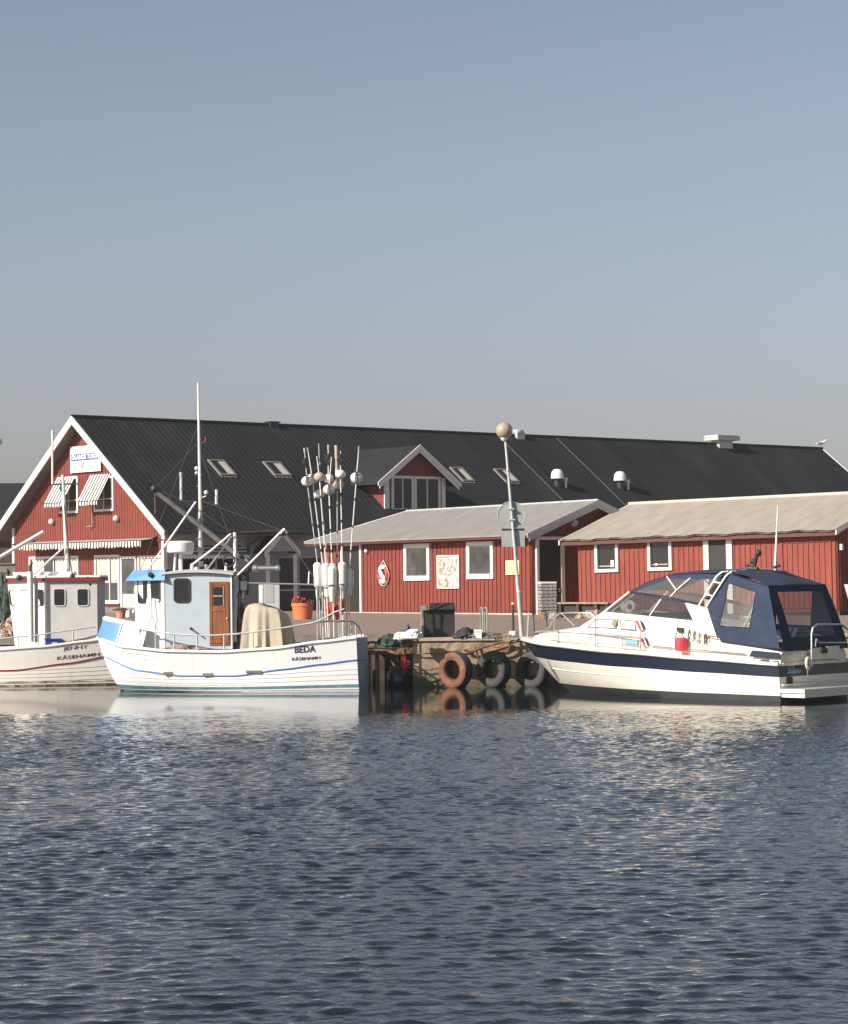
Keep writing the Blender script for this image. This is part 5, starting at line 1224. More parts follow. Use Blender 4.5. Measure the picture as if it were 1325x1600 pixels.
# rear canopy side with window, built round an opening
A1, B1, C1, D1, M1 = mp(1136, 895, .86), mp(1200, 915, 1.14), mp(1218, 1014, 1.30), mp(1126, 1002, 1.16), mp(1103, 947, 1.0)
def side_f(u, v):
    L_ = (A1*(1-v/.45)+M1*(v/.45)) if v < .45 else (M1*(1-(v-.45)/.55)+D1*((v-.45)/.55))
    R_ = B1*(1-v)+C1*v
    p = L_*(1-u)+R_*u; p.y += .02*sin(pi*u)*sin(pi*v); return p
def uv_of(px, py):
    best = None
    for i in range(41):
        for j in range(41):
            q = MF.m @ side_f(i/40, j/40); r_ = q - Vector((0, 0, EYE)); u = r_.x/r_.y; w = r_.z/r_.y
            a = 662.5+F_PX*(u*CT-w*ST); b = YH-F_PX*(u*ST+w*CT); d = (a-px)**2+(b-py)**2
            if best is None or d < best[0]: best = (d, i/40, j/40)
    return best[1], best[2]
wu = [uv_of(*q) for q in ((1139, 911), (1181.5, 925), (1171, 981), (1124, 978))]
def win_uv(a, b):   # bilinear inside the opening
    p = [V(q[0], q[1], 0) for q in wu]; r_ = (p[0]*(1-a)+p[1]*a)*(1-b)+(p[3]*(1-a)+p[2]*a)*b; return r_.x, r_.y
m_ = MB()
outer = [(k/8, 0) for k in range(8)]+[(1, k/8) for k in range(8)]+[(1-k/8, 1) for k in range(8)]+[(0, 1-k/8) for k in range(8)]
inner = [win_uv(k/8, 0) for k in range(8)]+[win_uv(1, k/8) for k in range(8)]+[win_uv(1-k/8, 1) for k in range(8)]+[win_uv(0, 1-k/8) for k in range(8)]
wc = [mp(1139, 911, side_f(*wu[0]).y), mp(1181.5, 925, side_f(*wu[1]).y), mp(1171, 981, side_f(*wu[2]).y), mp(1124, 978, side_f(*wu[3]).y)]
def w3(a, b): return (wc[0]*(1-a)+wc[1]*a)*(1-b)+(wc[3]*(1-a)+wc[2]*a)*b
in3 = [w3(k/8, 0) for k in range(8)]+[w3(1, k/8) for k in range(8)]+[w3(1-k/8, 1) for k in range(8)]+[w3(0, 1-k/8) for k in range(8)]
for s_ in (1, -1):
    rows = []
    for w in (0, .25, .5, .75, 1):
        rows.append([(lambda p: V(p.x, p.y*s_, p.z))(side_f(a[0], a[1])*(1-w)+b*w) for a, b in zip(outer+outer[:1], in3+in3[:1])])
    m_.grid(rows)
m_.build('canopy_side', 'navy_cloth', canopy, True)
for s_ in (1, -1):
    m_ = MB(); m_.grid([[(lambda p: V(p.x, (p.y-.004)*s_, p.z))(w3(a/4, b/4)) for a in range(5)] for b in range(5)]); m_.build('clear_panel', 'vinyl', canopy, True)
m_ = MB(); m_.tube([mp(1178, 948, .9), mp(1162, 980, .95)], .02, 6); m_.build('canopy_hoop', 'white', canopy)
for a, b in (((0, .0), (1, 0)), ((1, 0), (1, 1)), ((0, 1), (1, 1))): m_ = MB(); m_.tube([side_f(a[0]+(b[0]-a[0])*k/6, a[1]+(b[1]-a[1])*k/6)+V(0, .006, 0) for k in range(7)], .013, 5); m_.build('seam', 'navy', canopy)
m_ = MB(); m_.tube([wc[i % 4]+V(0, .008, 0) for i in range(5)], .008, 5); m_.build('seam', 'navy', canopy)
# rear face
RB = mp(1226, 1018, 1.28); RT = B1
def rear_f(u, v):  # u 0 near .. 1 far
    a = V(RT.x, RT.y, RT.z)*(1-v)+V(RB.x, RB.y, RB.z)*v
    return V(a.x - .03*sin(pi*v), a.y*(1-2*u), a.z - .0)
m_ = MB(); ou = outer
wi = [(.12, .10), (.88, .10), (.86, .79), (.14, .79)]
def rin(a, b): p = [V(*q, 0) for q in wi]; r_ = (p[0]*(1-a)+p[1]*a)*(1-b)+(p[3]*(1-a)+p[2]*a)*b; return r_.x, r_.y
inn = [rin(k/8, 0) for k in range(8)]+[rin(1, k/8) for k in range(8)]+[rin(1-k/8, 1) for k in range(8)]+[rin(0, 1-k/8) for k in range(8)]
rows = []
for w in (0, .5, 1): rows.append([rear_f(a[0]*(1-w)+b[0]*w, a[1]*(1-w)+b[1]*w) for a, b in zip(ou+ou[:1], inn+inn[:1])])
m_.grid(rows); m_.build('canopy_rear', 'navy_cloth', canopy, True)
m_ = MB(); m_.grid([[rear_f(*rin(a/4, b/4))+V(.006, 0, 0) for a in range(5)] for b in range(5)]); m_.build('clear_panel', 'vinyl', canopy, True)
m_ = MB(); m_.tube([rear_f(.03, 0), rear_f(.05, 1)], .012, 5); m_.tube([rear_f(.97, 0), rear_f(.95, 1)], .012, 5); m_.tube([rear_f(0, .0), rear_f(1, .0)], .018, 6); m_.build('piping', 'navy', canopy)
# cockpit seen through the clear panels
m_ = MB(); m_.box(.25, 2.2, -.9, .9, .6, .75); m_.box(.3, .6, -.8, .8, .75, 1.25); m_.box(1.7, 2.1, -.75, -.25, .75, 1.45); m_.box(1.7, 2.1, .25, .75, .75, 1.45); m_.build('cockpit_seat', 'timber_pale', mot)
m_ = MB(); p = mp(1060, 968, .6); m_.box(p.x-.2, p.x+.9, -.78, .78, p.z-.1, p.z+.14); m_.build('dashboard', 'crate', mot)
p = mp(985, 947, .35); m_ = MB(); m_.torus((p.x, .35, p.z-.02), .11, .05, 'y', 16, 8); m_.ball((p.x+.28, .2, p.z-.03), .10, 10); m_.build('cushion', 'foam', mot, True)
# radar arch with ladder tubes
for s_ in (1, -1):
    m_ = MB(); prism_px(m_, [(1070, 942), (1105, 950), (1121, 999), (1086, 976)], 1.06, .94)
    if s_ < 0: m_.v = [(a, -b, c) for a, b, c in m_.v]
    m_.build('arch_base', 'hull_motor', mot)
    m_ = MB(); f = lambda v: V(v.x, v.y*s_, v.z)
    m_.tube([f(mp(1092, 946, 1.02)), f(mp(1120, 900, .95)), f(mp(1128, 894, .88)), f(mp(1137, 893.5, .75))], .022, 7)
    m_.tube([f(mp(1104, 948, 1.02)), f(mp(1134, 900, .95)), f(mp(1143, 893, .86)), f(mp(1150, 893, .70))], .022, 7)
    for (a, b, c, d) in ((1103, 929, 1113, 931), (1115, 909, 1125, 911)): m_.tube([f(mp(a, b, .99)), f(mp(c, d, .99))], .018, 6)
    m_.build('arch_tube', 'white', mot, True)
m_ = MB(); pt_ = mp(1146, 892, .5); m_.tube([V(pt_.x, .72, pt_.z), V(pt_.x, 0, pt_.z+.05), V(pt_.x, -.72, pt_.z)], .025, 7); pq = mp(1150, 890, .0); m_.tube([mp(1150, 892, .5), mp(1170, 889, .3), mp(1212, 890, .0), mp(1228, 893, -.2), mp(1225, 900, -.3)], .018, 6); m_.build('arch_crossbar', 'steel', mot, True)
m_ = MB(); m_.tube([mp(1168, 888, .3), mp(1184, 889, .3)], .05, 8); m_.tube([mp(1178, 888, .3), mp(1181, 872, .3), mp(1184, 866, .3)], .045, 8); m_.ball(tuple(mp(1185, 864, .3)), .075, 10); m_.ball(tuple(mp(1176, 877, .3)), .06, 8); m_.ball(tuple(mp(1168, 885, .3)), .05, 8); m_.build('searchlight', 'black_iron', mot, True)
m_ = MB(); m_.tube([mp(1211, 891, .0), mp(1212, 868, .0), mp(1215.5, 790, .0)], [.035, .028, .012], 7); m_.build('antenna', 'white', mot, True)
m_ = MB(); m_.ball(tuple(mp(1217, 884, .0)), .04, 8); m_.ball(tuple(mp(1211, 886, .0)), .05, 8); m_.build('antenna_mount', 'black_iron', mot, True)
# pulpit and side rails
def dy(px): return max(.05, hm.pt(min(max(mp(px, 1000, 1.0).x/7.3, 0), .985), 1.1).y-.10)
m_ = MB(); m_.tube([mp(853.8, 985, .45), mp(865, 968, .5), mp(873, 958, .5), mp(890, 957, .3), mp(923, 957.5, .1), mp(930, 964, .1)], .022, 7); m_.tube([mp(877, 958, .45), mp(897, 977, .6)], .016, 6); m_.tube([mp(866, 967, .5), mp(866, 988, .5)], .014, 6); m_.build('pulpit', 'steel', mot, True)
m_ = MB(); m_.tube([mp(836, 988, .30), mp(845, 986, .42), mp(872, 987, .70), mp(930, 991, .98), mp(1001, 998, 1.12)], .017, 6); m_.tube([mp(838, 998, .36), mp(872, 1001, .80), mp(930, 1005, 1.08), mp(1001, 1010, 1.18)], .014, 6)
for (x, y0, y1, yy) in ((872, 985, 1006, .75), (930, 966, 1010, 1.02), (972, 994, 1012, 1.08), (1001, 982, 1016, 1.14)): m_.tube([mp(x, y0, yy), mp(x, y1, yy)], .014, 5)
m_.build('side_rail', 'crate_grey', mot, True)
m_ = MB(); m_.box(7.5, 7.7, -.08, .08, 1.24, 1.34); m_.ball(tuple(mp(838, 991, .1)), .06, 8); m_.build('anchor_winch', 'black_iron', mot)
m_ = MB(); m_.tube([mp(826, 956, .2), mp(824, 998, .2)], .018, 6); m_.build('bow_staff', 'galv', mot)
# stern: navy corner panel, platform, ladder rail, locker, outlet, name
quadp('quarter_panel', [(1175, 1016), (1218, 1020), (1218, 1030), (1170, 1026)], 'navy', .0, mot, y=1.335)
m_ = MB(); m_.box(-.62, .0, -1.3, 1.36, .20, .28); m_.box(-.60, -.02, -1.27, 1.32, .10, .20); m_.build('bathing_platform', 'hull_motor', mot)
m_ = MB(); m_.box(-.03, -.005, .90, 1.10, .33, .52); m_.build('outlet_cover', 'crate', mot)
m_ = MB(); m_.tube([(-.06, 1.34, .36), (-.06, -1.3, .36)], .02, 6); m_.build('platform_trim', 'hull_motor', mot)
text('script_lettering', 'Solano', .17, lambda u, v, n: (-.012-n, .84-u, .645+v), 'ink_cyan', mot, .004, .004, shear=.3, fit=.54)
m_ = MB(); m_.prism([(-.02, -1.2, .80), (.30, -1.2, .86), (.30, 1.25, .86), (-.02, 1.25, .80)], (0, 0, .03)); m_.build('aft_deck', 'hull_motor', mot)
def rp(px, py, x): return MF.px(px, py, 'x', x)
p1, p2 = rp(1263, 1011, -.02), rp(1306, 1028, -.02)
m_ = MB(); m_.box(-.12, .10, p2.y, p1.y-(p1.y-p2.y)*.55, p2.z, p1.z); m_.box(-.12, .10, p1.y-(p1.y-p2.y)*.35, p1.y, p2.z, p1.z-.02); m_.box(-.08, .10, p2.y, p1.y, p2.z, p1.z-.12); m_.build('stern_locker', 'hull_motor', mot)
q1, q2 = rp(1284, 1013, -.14), rp(1292, 1020, -.14); m_ = MB(); m_.box(-.16, -.12, q2.y, q1.y, q2.z, q1.z); m_.build('latch', 'crate', mot)
m_ = MB(); m_.tube([rp(1262, 1046, -.2), rp(1268, 1040, -.2), rp(1268, 990, -.2), rp(1270, 981, -.2), rp(1277, 976, -.2), rp(1315, 976, -.2), rp(1326, 984, -.2), rp(1328, 1046, -.2)], .026, 8); m_.tube([rp(1274, 1010, -.2), rp(1275, 998, -.2), rp(1280, 1004, -.2), rp(1322, 1004, -.2)], .014, 6); m_.build('stern_ladder', 'steel', mot, True)
m_ = MB()
for k in range(5):
    t0 = k*.9; pts = [rp(1261+2.5*sin(t)+k*.5, 1035+7*cos(t)*1.1+(k % 2)*3, -.12-.02*k) for t in [2*pi*j/12 for j in range(13)]]; m_.tube(pts, .018, 6)
m_.tube([rp(1261, 1042, -.15), rp(1262, 1056, -.1)], .014, 5); m_.build('coiled_line', 'rope_white', mot, True)
m_ = MB(); m_.box(.05, .16, 1.31, 1.38, .835, .87); m_.box(.3, .5, 1.30, 1.35, .86, .89); m_.build('cleat', 'crate', mot)

# ================================================================== PIER OBJECTS
PZ = .05
def tyre(px, py, D, label, mt, rz_=-42, R=.325, r=.135):
    c = at(px, py, D); fr = Frame(c, radians(rz_), 0); o = fr.empty('truck_tyre', label, 'tyre', 'tyres hung as fenders on the quay wall')
    m = MB(); seg = 40; prof = []
    W2 = .155; pr = [(.25, -.07), (.27, -W2+.02), (.40, -W2), (.445, -.13), (.46, -.07), (.46, .07), (.445, .13), (.40, W2), (.27, W2), (.25, .10)]
    m.lathe(pr + [pr[0]], (0, 0, 0), 'y', seg); m.build('tread', 'rubber', o, True)
    m = MB(); m.lathe([(.235, -.08), (.25, -W2+.01), (.30, -W2-.012), (.35, -W2-.020), (.40, -W2-.008), (.435, -.142)], (0, 0, 0), 'y', seg); m.build('sidewall', mt, o, True)
    m = MB()
    m.torus((0, -W2-.008, 0), .375, .007, 'y', 36, 5); m.torus((0, -W2-.006, 0), .275, .010, 'y', 36, 5); m.build('bead', mt, o, True)
    return o
tyre(712, 1047, QP-.42, 'orange painted tyre fender, leftmost of the three on the quay wall', 'orange_rubber')
tyre(772, 1046, QP-.42, 'black tyre fender between the orange tyre and the cruiser bow', 'rubber', R=.33)
tyre(833, 1047.5, QP-.42, 'black tyre fender partly behind the bow of the motor cruiser', 'rubber', rz_=-40)
def rope(name, label, pts, r, mt, D, group=None, seg=6):
    m = MB(); P = [at(a, b, D if len(q) == 0 else q[0]) for a, b, *q in pts]; 
    Q = []
    for i in range(len(P)-1):
        for k in range(4): Q.append(P[i].lerp(P[i+1], k/4))
    Q.append(P[-1]); Q = [Q[0]]+[(Q[i-1]+Q[i]*2+Q[i+1])/4 for i in range(1, len(Q)-1)]+[Q[-1]]
    m.tube(Q, r, seg); o = m.build(name, mt, None, True); tag(o, label, 'rope', group); return o
D_ = QP-.10
G_ = 'mooring ropes on the quay wall'
rope('mooring_rope', 'thick reddish mooring rope lying along the quay edge above the tyres', [(725, 1016), (738, 1019), (752, 1012), (768, 1008), (786, 1003), (800, 1004), (812, 1001), (838, 1000)], .035, 'rust', QP-.14, G_)
rope('mooring_rope', 'dark rope looping from the landing stage up to the orange tyre', [(640, 1043), (660, 1048), (685, 1044), (702, 1036)], .018, 'rope', D_, G_)
rope('mooring_rope', 'lowest sagging dark rope between landing stage and orange tyre', [(636, 1050), (655, 1061), (675, 1057), (695, 1048), (705, 1038)], .018, 'rope', D_, G_)
rope('mooring_rope', 'thin dark rope hanging below the coping towards the black tyre', [(742, 1008), (748, 1030), (742, 1050), (738, 1055)], .02, 'rust', D_, G_)
rope('mooring_rope', 'red rope looped over the coping above the black tyre', [(765, 1008), (778, 1012), (790, 1004), (800, 1008), (792, 1016), (775, 1020), (755, 1018)], .022, 'rope_orange', QP-.16, G_)
rope('mooring_rope', 'slack rope at the right end of the quay wall by the cruiser bow', [(800, 1008), (815, 1020), (830, 1016), (845, 1008)], .018, 'rope', D_, G_)
rope('mooring_rope', 'faint rope stretched across the concrete face from the landing stage', [(580, 1013, 60.0), (612, 1020, 59.9), (645, 1022, 59.19), (690, 1020, 59.19), (730, 1014, 59.19)], .018, 'timber', D_, G_)
m_ = MB(); m_.ball((0, 0, 0), .30, 20, 0, 1.15); m_.tube([(0, 0, .33), (0, 0, .45)], .05, 8); fb_ = m_.build('fender_ball', 'navy', None, True); fb_.location = at(621, 1062, 59.6); tag(fb_, 'dark blue round buoy fender in shade by the landing stage', 'fender')
m_ = MB(); c = at(631, 1037, 59.6); m_.lathe([(.001, -.22), (.07, -.2), (.09, 0), (.07, .2), (.001, .22)], (0, 0, 0), 'z', 12); o = m_.build('float', 'safety_red', None, True); o.location = c; tag(o, 'small red float hanging under the landing stage', 'float')
# crate with tilted lid
cf = Frame((onz(684, 999, PZ).x, 60.0, PZ), radians(4)); o = cf.empty('fish_crate', 'black crate standing upright on the concrete pier', 'crate')
m_ = MB(); m_.box(-.34, .42, -.18, .30, 0, .70); m_.build('crate_body', 'crate', o)
m_ = MB(); m_.box(-.40, -.345, -.2, .32, 0, .78); m_.build('side_panel', 'crate_grey', o)
m_ = MB(); m_.box(-.40, -.22, -.31, .3, .68, .79); m_.build('rim', 'crate_grey', o)
m_ = MB(); m_.box(-.33, .43, -.22, -.185, 0, .70); m_.build('front_panel', 'crate', o)
m_ = MB(); m_.prism([(-.18, -.32, .70), (.44, -.32, .70), (.44, -.1, .86), (-.18, -.1, .86)], (0, .05, -.04))
for k in range(6): m_.prism([(-.10+k*.09, -.335, .70), (-.06+k*.09, -.335, .70), (-.06+k*.09, -.12, .85), (-.10+k*.09, -.12, .85)], (0, .03, 0))
m_.build('lid', 'crate', o)
id_ = Frame((0, 0, 0), 0)
def hp(px, py, z=PZ): return onz(px, py, z)
heap(id_, hp(728, 998)+V(0, .35, 0), .34, .35, .24, 'crate', 'plastic_sheet', 'crumpled black plastic sheet beside the black crate on the pier', 'plastic sheet', 5)
heap(id_, hp(752, 998)+V(0, .3, 0), .42, .3, .12, 'net_grey', 'net_pile', 'low grey net pile right of the black plastic on the pier', 'fishing net', 6)
m_ = MB(); m_.box(-.09, .09, -.09, .09, 0, .22); m_.box(-.10, .10, -.10, .10, .17, .20); o = m_.build('bait_bucket', 'foam', None); o.location = hp(747, 998)+V(0, .1, 0); tag(o, 'small white tub on the pier next to the handrails', 'tub')
heap(id_, V(-.78, 60.9, -.22), .45, .5, .30, 'net_green', 'net_pile', 'dark green net pile on the landing stage beside the pier', 'fishing net', 9)
heap(id_, V(-.45, 60.8, -.2), .30, .4, .42, 'net_grey', 'net_pile', 'grey nets piled against the left end of the pier', 'fishing net', 11)
heap(id_, hp(646, 998)+V(0, .25, 0), .22, .25, .20, 'foam', 'float_heap', 'white floats and cloth piled left of the black crate', 'floats', 14)
heap(id_, hp(628, 1000, -.0)+V(0, .9, 0), .20, .2, .16, 'foam', 'float_heap', 'small white bundle topmost on the nets by the landing stage', 'floats', 15)
# ladder handrails
for k, (x, lab) in enumerate(((755, 'left galvanised handrail post of the quay ladder'), (761.5, 'right galvanised handrail post of the quay ladder'))):
    b_ = hp(x, 997); m_ = MB(); m_.tube([V(0, 0, 0), V(0, 0, .66), V(-.02, .05, .74), V(-.05, .15, .74), V(-.05, .22, .62), V(-.05, .22, 0)], .022, 8); o = m_.build('ladder_handrail', 'crate_grey', None, True); o.location = b_; tag(o, lab, 'handrail', 'ladder handrails on the pier')
b_ = hp(802, 993); fr = Frame(b_, 0); o = fr.empty('mooring_post', 'thin black post on a white base next to the lamp post', 'post')
m_ = MB(); m_.tube([(0, 0, .1), (0, 0, .80)], .028, 8); m_.build('post', 'black_iron', o, True)
m_ = MB(); m_.lathe([(.11, 0), (.12, .05), (.10, .11), (.001, .12)], (0, 0, 0), 'z', 14); m_.build('base', 'foam', o, True)
m_ = MB(); m_.ball((0, 0, .81), .038, 8); m_.build('cap', 'white', o, True)
for (x, y, lab) in ((781, 1000, 'low rusty mooring cleat on the coping above the middle tyre'), (792, 1002, 'pale mooring cleat on the coping left of the cruiser bow')):
    b_ = onz(x, y, PZ)+V(0, .15, 0); m_ = MB(); m_.box(-.09, .09, -.05, .05, 0, .05); m_.tube([(-.05, 0, .04), (-.05, 0, .14)], .025, 7); m_.tube([(.05, 0, .04), (.05, 0, .14)], .025, 7); m_.tube([(-.12, 0, .14), (.12, 0, .14)], .025, 7); o = m_.build('mooring_cleat', 'rust' if x < 785 else 'timber_pale', None, True); o.location = b_; tag(o, lab, 'cleat')
# lamp post with signs seen from behind
b_ = hp(815.5, 994.5, PZ); LF = Frame(b_, 0); o = LF.empty('street_lamp', 'leaning galvanised lamp post with amber globe and backs of two signs', 'street lamp')
def lp(px, py, dy=0): return LF.px(px, py, 'y', dy)
m_ = MB(); m_.tube([lp(815.5, 996), lp(811, 935), lp(808.5, 905)], [.062, .058, .055], 10); m_.tube([lp(808.5, 906), lp(789.8, 690)], .042, 10, r2=.033)
m_.build('pole', 'galv', o, True)
m_ = MB(); p = lp(812, 925); m_.lathe([(.06, -.03), (.066, 0), (.06, .03)], tuple(p), 'z', 10); p = lp(793.5, 735); m_.lathe([(.045, -.02), (.05, 0), (.045, .02)], tuple(p), 'z', 10); m_.build('collar', 'steel', o, True)
p = lp(787.8, 672.5); m_ = MB(); m_.ball(tuple(p), .215, 24); m_.build('globe', 'globe', o, True)
m_ = MB(); m_.lathe([(.06, -.26), (.10, -.2), (.09, -.17), (.001, -.17)], tuple(p), 'z', 14); m_.build('globe_holder', 'vent_white', o, True)
p = lp(799, 804.6, .06); m_ = MB(); m_.lathe([(.001, 0), (.335, 0), (.34, .012), (.335, .024), (.001, .024)], tuple(p), 'y', 36); sn = m_.build('round_sign', 'sign_back', o, True)
m_ = MB(); m_.torus((p.x, p.y+.0, p.z), .335, .012, 'y', 36, 6); m_.build('rim', 'galv', sn, True)
p1, p2 = lp(783.5, 826, .06), lp(820, 854, .06); m_ = MB(); m_.box(p1.x, p2.x, .06, .08, p2.z, p1.z); r_s = m_.build('rectangular_sign', 'sign_back', o)
m_ = MB(); m_.box(p1.x, p2.x, .035, .06, p1.z-.03, p1.z); m_.build('bracket', 'black_iron', r_s)
for yy in (795, 812): 
    p = lp(799.5+(yy-804)*.08, yy, .03); m_ = MB(); m_.box(p.x-.07, p.x+.07, -.06, .06, p.z-.02, p.z+.02); m_.build('bracket', 'galv', sn)
# second lamp, its globe just inside the left edge
b_ = at(-9, 985, 70); LF2 = Frame((b_.x, 70, 0), 0); o = LF2.empty('street_lamp', 'white globe lamp at the left edge above the fence', 'street lamp')
p = LF2.px(-3, 690, 'y', 0); m_ = MB(); m_.tube([(0, 0, 0), (0, 0, p.z+.1), (p.x*.5, 0, p.z+.2), (p.x, 0, p.z+.1)], .035, 8); m_.build('pole', 'galv', o, True)
m_ = MB(); m_.ball(tuple(p), .13, 16); m_.build('globe', 'vent_white', o, True)
# chairs rail by cruiser bow
m_ = MB(); b_ = hp(835, 992); 
m_.tube([V(0, 0, 0), V(-.02, 0, .60), V(.3, .1, .60), V(.36, .1, 0)], .016, 6); m_.tube([V(-.02, 0, .60), V(-.55, .1, .62)], .014, 6); o = m_.build('rail_frame', 'black_iron', None, True); o.location = b_; tag(o, 'low dark tubular rail standing behind the cruiser bow', 'rail')

# ================================================================== QUAY OBJECTS BY THE BUILDINGS
def plant_pot(px, py, w, h, mt, label, flower, seed, cat='flower pot', leaf='green', fl=30, spread=1.0, red='petal_red'):
    b = onz(px, py, 0); s = F_PX/b.y; w /= s; h /= s; fr = Frame(b, 0); o = fr.empty('flower_pot', label, cat)
    m = MB(); m.lathe([(.001, 0), (w*.40, 0), (w*.47, h*.8), (w*.5, h*.8), (w*.5, h), (w*.44, h), (w*.42, h*.9), (.001, h*.9)], (0, 0, 0), 'z', 24); m.build('pot', mt, o, True)
    rnd = random.Random(seed); m = MB()
    for k in range(260):
        t = rnd.uniform(0, 2*pi); r = w*.5*sqrt(rnd.random())*spread; z = h*.95+rnd.uniform(0, h*.32)*(1.2-r/(w*.6)); c = V(r*cos(t), r*sin(t), z)
        d = V(rnd.uniform(-1, 1), rnd.uniform(-1, 1), rnd.uniform(-.3, 1)).normalized()*w*.09; e = d.cross(V(rnd.uniform(-1, 1), rnd.uniform(-1, 1), .3)).normalized()*w*.05
        m.poly([c-d*.6, c+e, c+d, c-e])
    m.build('foliage', leaf, o)
    if flower:
        m = MB()
        for k in range(fl):
            t = rnd.uniform(0, 2*pi); r = w*.42*sqrt(rnd.random()); c = V(-w*.12+r*cos(t)*.8, r*sin(t)-w*.1, h*1.05+rnd.uniform(.05, .32)*h); m.ball(tuple(c), w*.045, 6)
        m.build('flowers', red, o)
plant_pot(473, 968, 35, 26, 'orange_pot', 'large orange pot with red flowers beside the middle hut', True, 3)
plant_pot(189, 965.5, 17, 13, 'terracotta', 'small terracotta pot with a dark bush in front of the restaurant', False, 4, spread=1.5)
plant_pot(214, 965, 9, 10, 'crate', 'little dark pot with red flowers beside the pale blue cabin', True, 6, fl=14)
b_ = onz(201, 964.5); m_ = MB(); m_.lathe([(.001, 0), (.13, 0), (.15, .35), (.14, .36), (.001, .34)], (0, 0, 0), 'z', 16); o = m_.build('white_pot', 'foam', None, True); o.location = b_; tag(o, 'plain white pot right of the terracotta pot', 'flower pot')
# white service cabinet by the porch
b_ = Vector((at(421, 950, 93).x, 93, 0)); fr = Frame(b_, 0); o = fr.empty('menu_stand', 'pale grey cabinet with a framed panel against the white wall', 'cabinet')
hz_ = at(421, 911, 93).z; wd = 32/F_PX*93/2
m_ = MB(); m_.box(-wd*.6, wd, -.1, .1, .0, hz_); m_.build('body', 'grey_box', o)
m_ = MB(); m_.box(-wd, -wd*.62, -.12, .1, 0, hz_-.06); m_.build('side_post', 'white', o)
m_ = MB(); m_.box(-wd*.45, wd*.45, -.115, -.101, hz_-.75, hz_-.08); m_.build('panel', 'render_wall', o)
# stacked grey crates in the hut door
b_ = onz(855, 964, 0); 
proto = None
CW = 25/F_PX*b_.y; CHt = 1.28/5
def make_crate():
    fr = Frame((0, 0, 0)); o = fr.empty('stacked_crate', '', 'crate', 'grey crates stacked in front of the hut door'); w = CW/2; h = CHt*.94
    m = MB()
    for (x0, x1, y0, y1) in ((-w, w, -.22, -.19), (-w, w, .19, .22), (-w, -w+.03, -.19, .19), (w-.03, w, -.19, .19)): m.box(x0, x1, y0, y1, 0, h*.38); m.box(x0, x1, y0, y1, h*.52, h)
    m.box(-w, w, -.22, .22, -.0, .02)
    for x in (-w+.03, -w*.33, w*.33, w-.06): m.box(x, x+.03, -.226, -.19, 0, h)
    m.build('slats', 'crate_grey', o); return o
labs = ['bottom grey crate of the stack in front of the dark hut door', 'second grey crate from the bottom of the stack by the hut door', 'middle grey crate of the stack by the hut door', 'second grey crate from the top of the stack by the hut door', 'topmost grey crate of the stack by the hut door']
cr0 = make_crate()
for i in range(5):
    if i == 0: c = cr0
    else:
        c = cr0.copy(); COL.objects.link(c)
        for ch in list(cr0.children): d = ch.copy(); COL.objects.link(d); d.parent = c
    c['label'] = labs[i]; c.location = b_ + V(random.uniform(-.02, .02), -.2, i*CHt); c.rotation_euler = (0, 0, radians(random.uniform(8, 16)))
m_ = MB(); m_.box(-CW/2, CW/2, -.25, .25, 0, .07); o = m_.build('crate_lid', 'white', None); o.location = b_ + V(0, -.2, 5*CHt); o.rotation_euler = (0, 0, .2); tag(o, 'white lid lying on top of the grey crate stack', 'lid')
# timber rack and rubble at the boat shed
b1, b2 = at(882, 948, 90), at(962, 948, 88.5)
fr = Frame((at(922, 950, 89.2).x, 89.2, 0), atan2(b2.y-b1.y, b2.x-b1.x)); o = fr.empty('timber_rack', 'low mossy timber rack standing against the red boat shed', 'rack')
ln = (b2-b1).length/2; zt_ = at(920, 941, 89.2).z
m_ = MB()
for k in range(5): m_.box(-ln, ln, -.5+k*.2, -.5+k*.2+.15, zt_-.05, zt_)
m_.build('boards', 'timber_pale', o)
for x in (-ln*.9, -ln*.2, ln*.5, ln*.92): m_ = MB(); m_.box(x-.06, x+.06, -.48, -.36, 0, zt_-.05); m_.build('leg', 'timber_dark', o)
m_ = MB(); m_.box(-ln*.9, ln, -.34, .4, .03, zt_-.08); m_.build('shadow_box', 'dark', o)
for k, (x, y, r, mt, lab) in enumerate(((877, 958, .20, 'timber_pale', 'pale stone block left of the timber rack'), (846, 966, .18, 'timber', 'brown stone at the foot of the crate stack'), (862, 966, .20, 'crate_grey', 'grey stone in front of the crate stack'), (912, 962, .28, 'terracotta', 'reddish stone under the timber rack'), (893, 958, .30, 'crate_grey', 'large grey stone under the left end of the timber rack'), (1309, 957, .12, 'plinth', 'pale foundation stone under the corner of the boat shed'))):
    b_ = onz(x, y, 0); o = heap(id_, V(b_.x, min(b_.y, 87.5 if x < 1000 else 86.4), 0), r, r*.8, r*1.0, mt, 'stone', lab, 'stone', 20+k)
# oar / white board leaning at the right edge
b_ = V(at(1324, 955, 84).x, 84, 0); m_ = MB(); a1 = at(1319, 913, 84)-b_; m_.prism([tuple(a1), tuple(a1+V(.16, 0, 0)), (.42, 0, .02), (.22, 0, .02)], (0, .04, 0)); o = m_.build('leaning_board', 'white', None); o.location = b_; tag(o, 'white board leaning against the shed at the right edge', 'board')
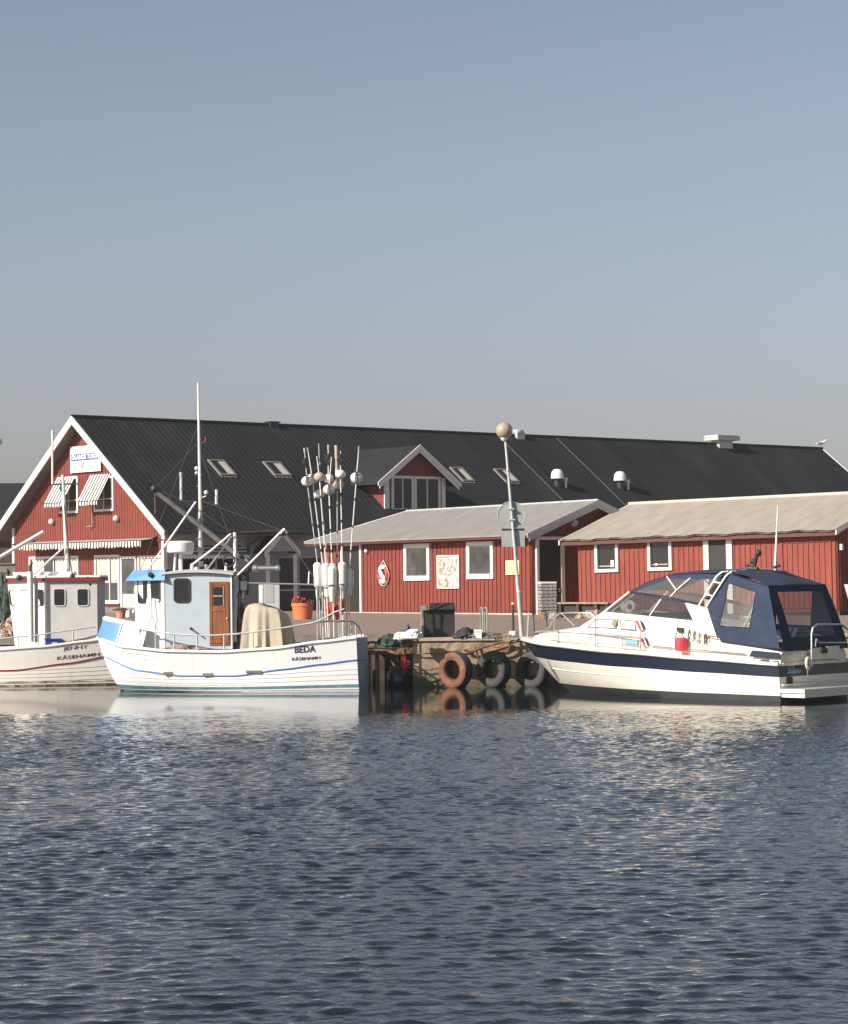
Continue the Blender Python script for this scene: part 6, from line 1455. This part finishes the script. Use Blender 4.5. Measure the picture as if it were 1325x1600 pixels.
# green nets heaped at left behind Jenny, and clutter
heap(id_, V(at(6, 1000, 66).x, 66.3, 0), .42, .5, 1.25, 'net_green', 'net_pile', 'tall heap of grey green nets on the quay at the left edge', 'fishing net', 31)
heap(id_, V(at(14, 1002, 64.9).x, 65.0, 0), .35, .3, .45, 'net_pale', 'net_pile', 'pale tangled nets at the foot of the green net heap', 'fishing net', 32)
fr = Frame((at(157, 985, 66).x, 66, 0), .2); o = fr.empty('blue_barrel', 'blue tub with red top between the two fishing boats', 'tub')
m_ = MB(); m_.lathe([(.001, 0), (.20, 0), (.24, .38), (.25, .40), (.001, .40)], (0, 0, 0), 'z', 18); m_.build('tub_body', 'blue', o, True)
m_ = MB(); m_.lathe([(.24, .40), (.23, .47), (.001, .49)], (0, 0, 0), 'z', 18); m_.build('lid', 'safety_red', o, True)
# gull on the far end of the ridge
g_ = A.m @ V(0, LL-.05, HR+.12); fr = Frame(g_, radians(8)); o = None
m_ = MB(); rows = []
P_ = [(-.42, .0, .18, .01), (-.30, 0, .20, .05), (-.10, 0, .24, .11), (.10, 0, .28, .12), (.22, 0, .36, .075), (.30, 0, .43, .065), (.37, 0, .43, .04), (.46, 0, .40, .008)]
m_.tube([V(a, b, c) for a, b, c, d in P_], [d for a, b, c, d in P_], 12); o = m_.build('gull', 'gull', None, True); o.matrix_world = fr.m; tag(o, 'white gull perched on the far right end of the black roof ridge', 'gull')
m_ = MB(); m_.tube([V(-.40, .10, .24), V(-.1, .11, .29), V(.1, .08, .30)], [.01, .05, .02], 8); m_.tube([V(-.40, -.10, .24), V(-.1, -.11, .29), V(.1, -.08, .30)], [.01, .05, .02], 8); m_.build('wings', 'gull_grey', o, True)
m_ = MB(); m_.tube([V(0, .04, .2), V(0, .04, -.12)], .012, 5); m_.tube([V(0, -.04, .2), V(0, -.04, -.12)], .012, 5); m_.build('legs', 'orange_pot', o)

# ================================================================== ADDED HAZE: thin volume put in to lift the blacks
m, nt, p = node_mat('added_haze'); nt.nodes.remove(p); pv = N(nt, 'ShaderNodeVolumePrincipled'); pv.inputs['Color'].default_value = (.93, .93, .95, 1); pv.inputs['Density'].default_value = .00032; pv.inputs['Anisotropy'].default_value = .2
nt.links.new(pv.outputs[0], nt.nodes['Material Output'].inputs['Volume']); M['added_haze'] = m
m_ = MB(); m_.box(-420, 420, -60, 1520, WZ-4, 14.5); hz_o = m_.build('added_haze', 'added_haze'); hz_o['kind'] = 'stuff'
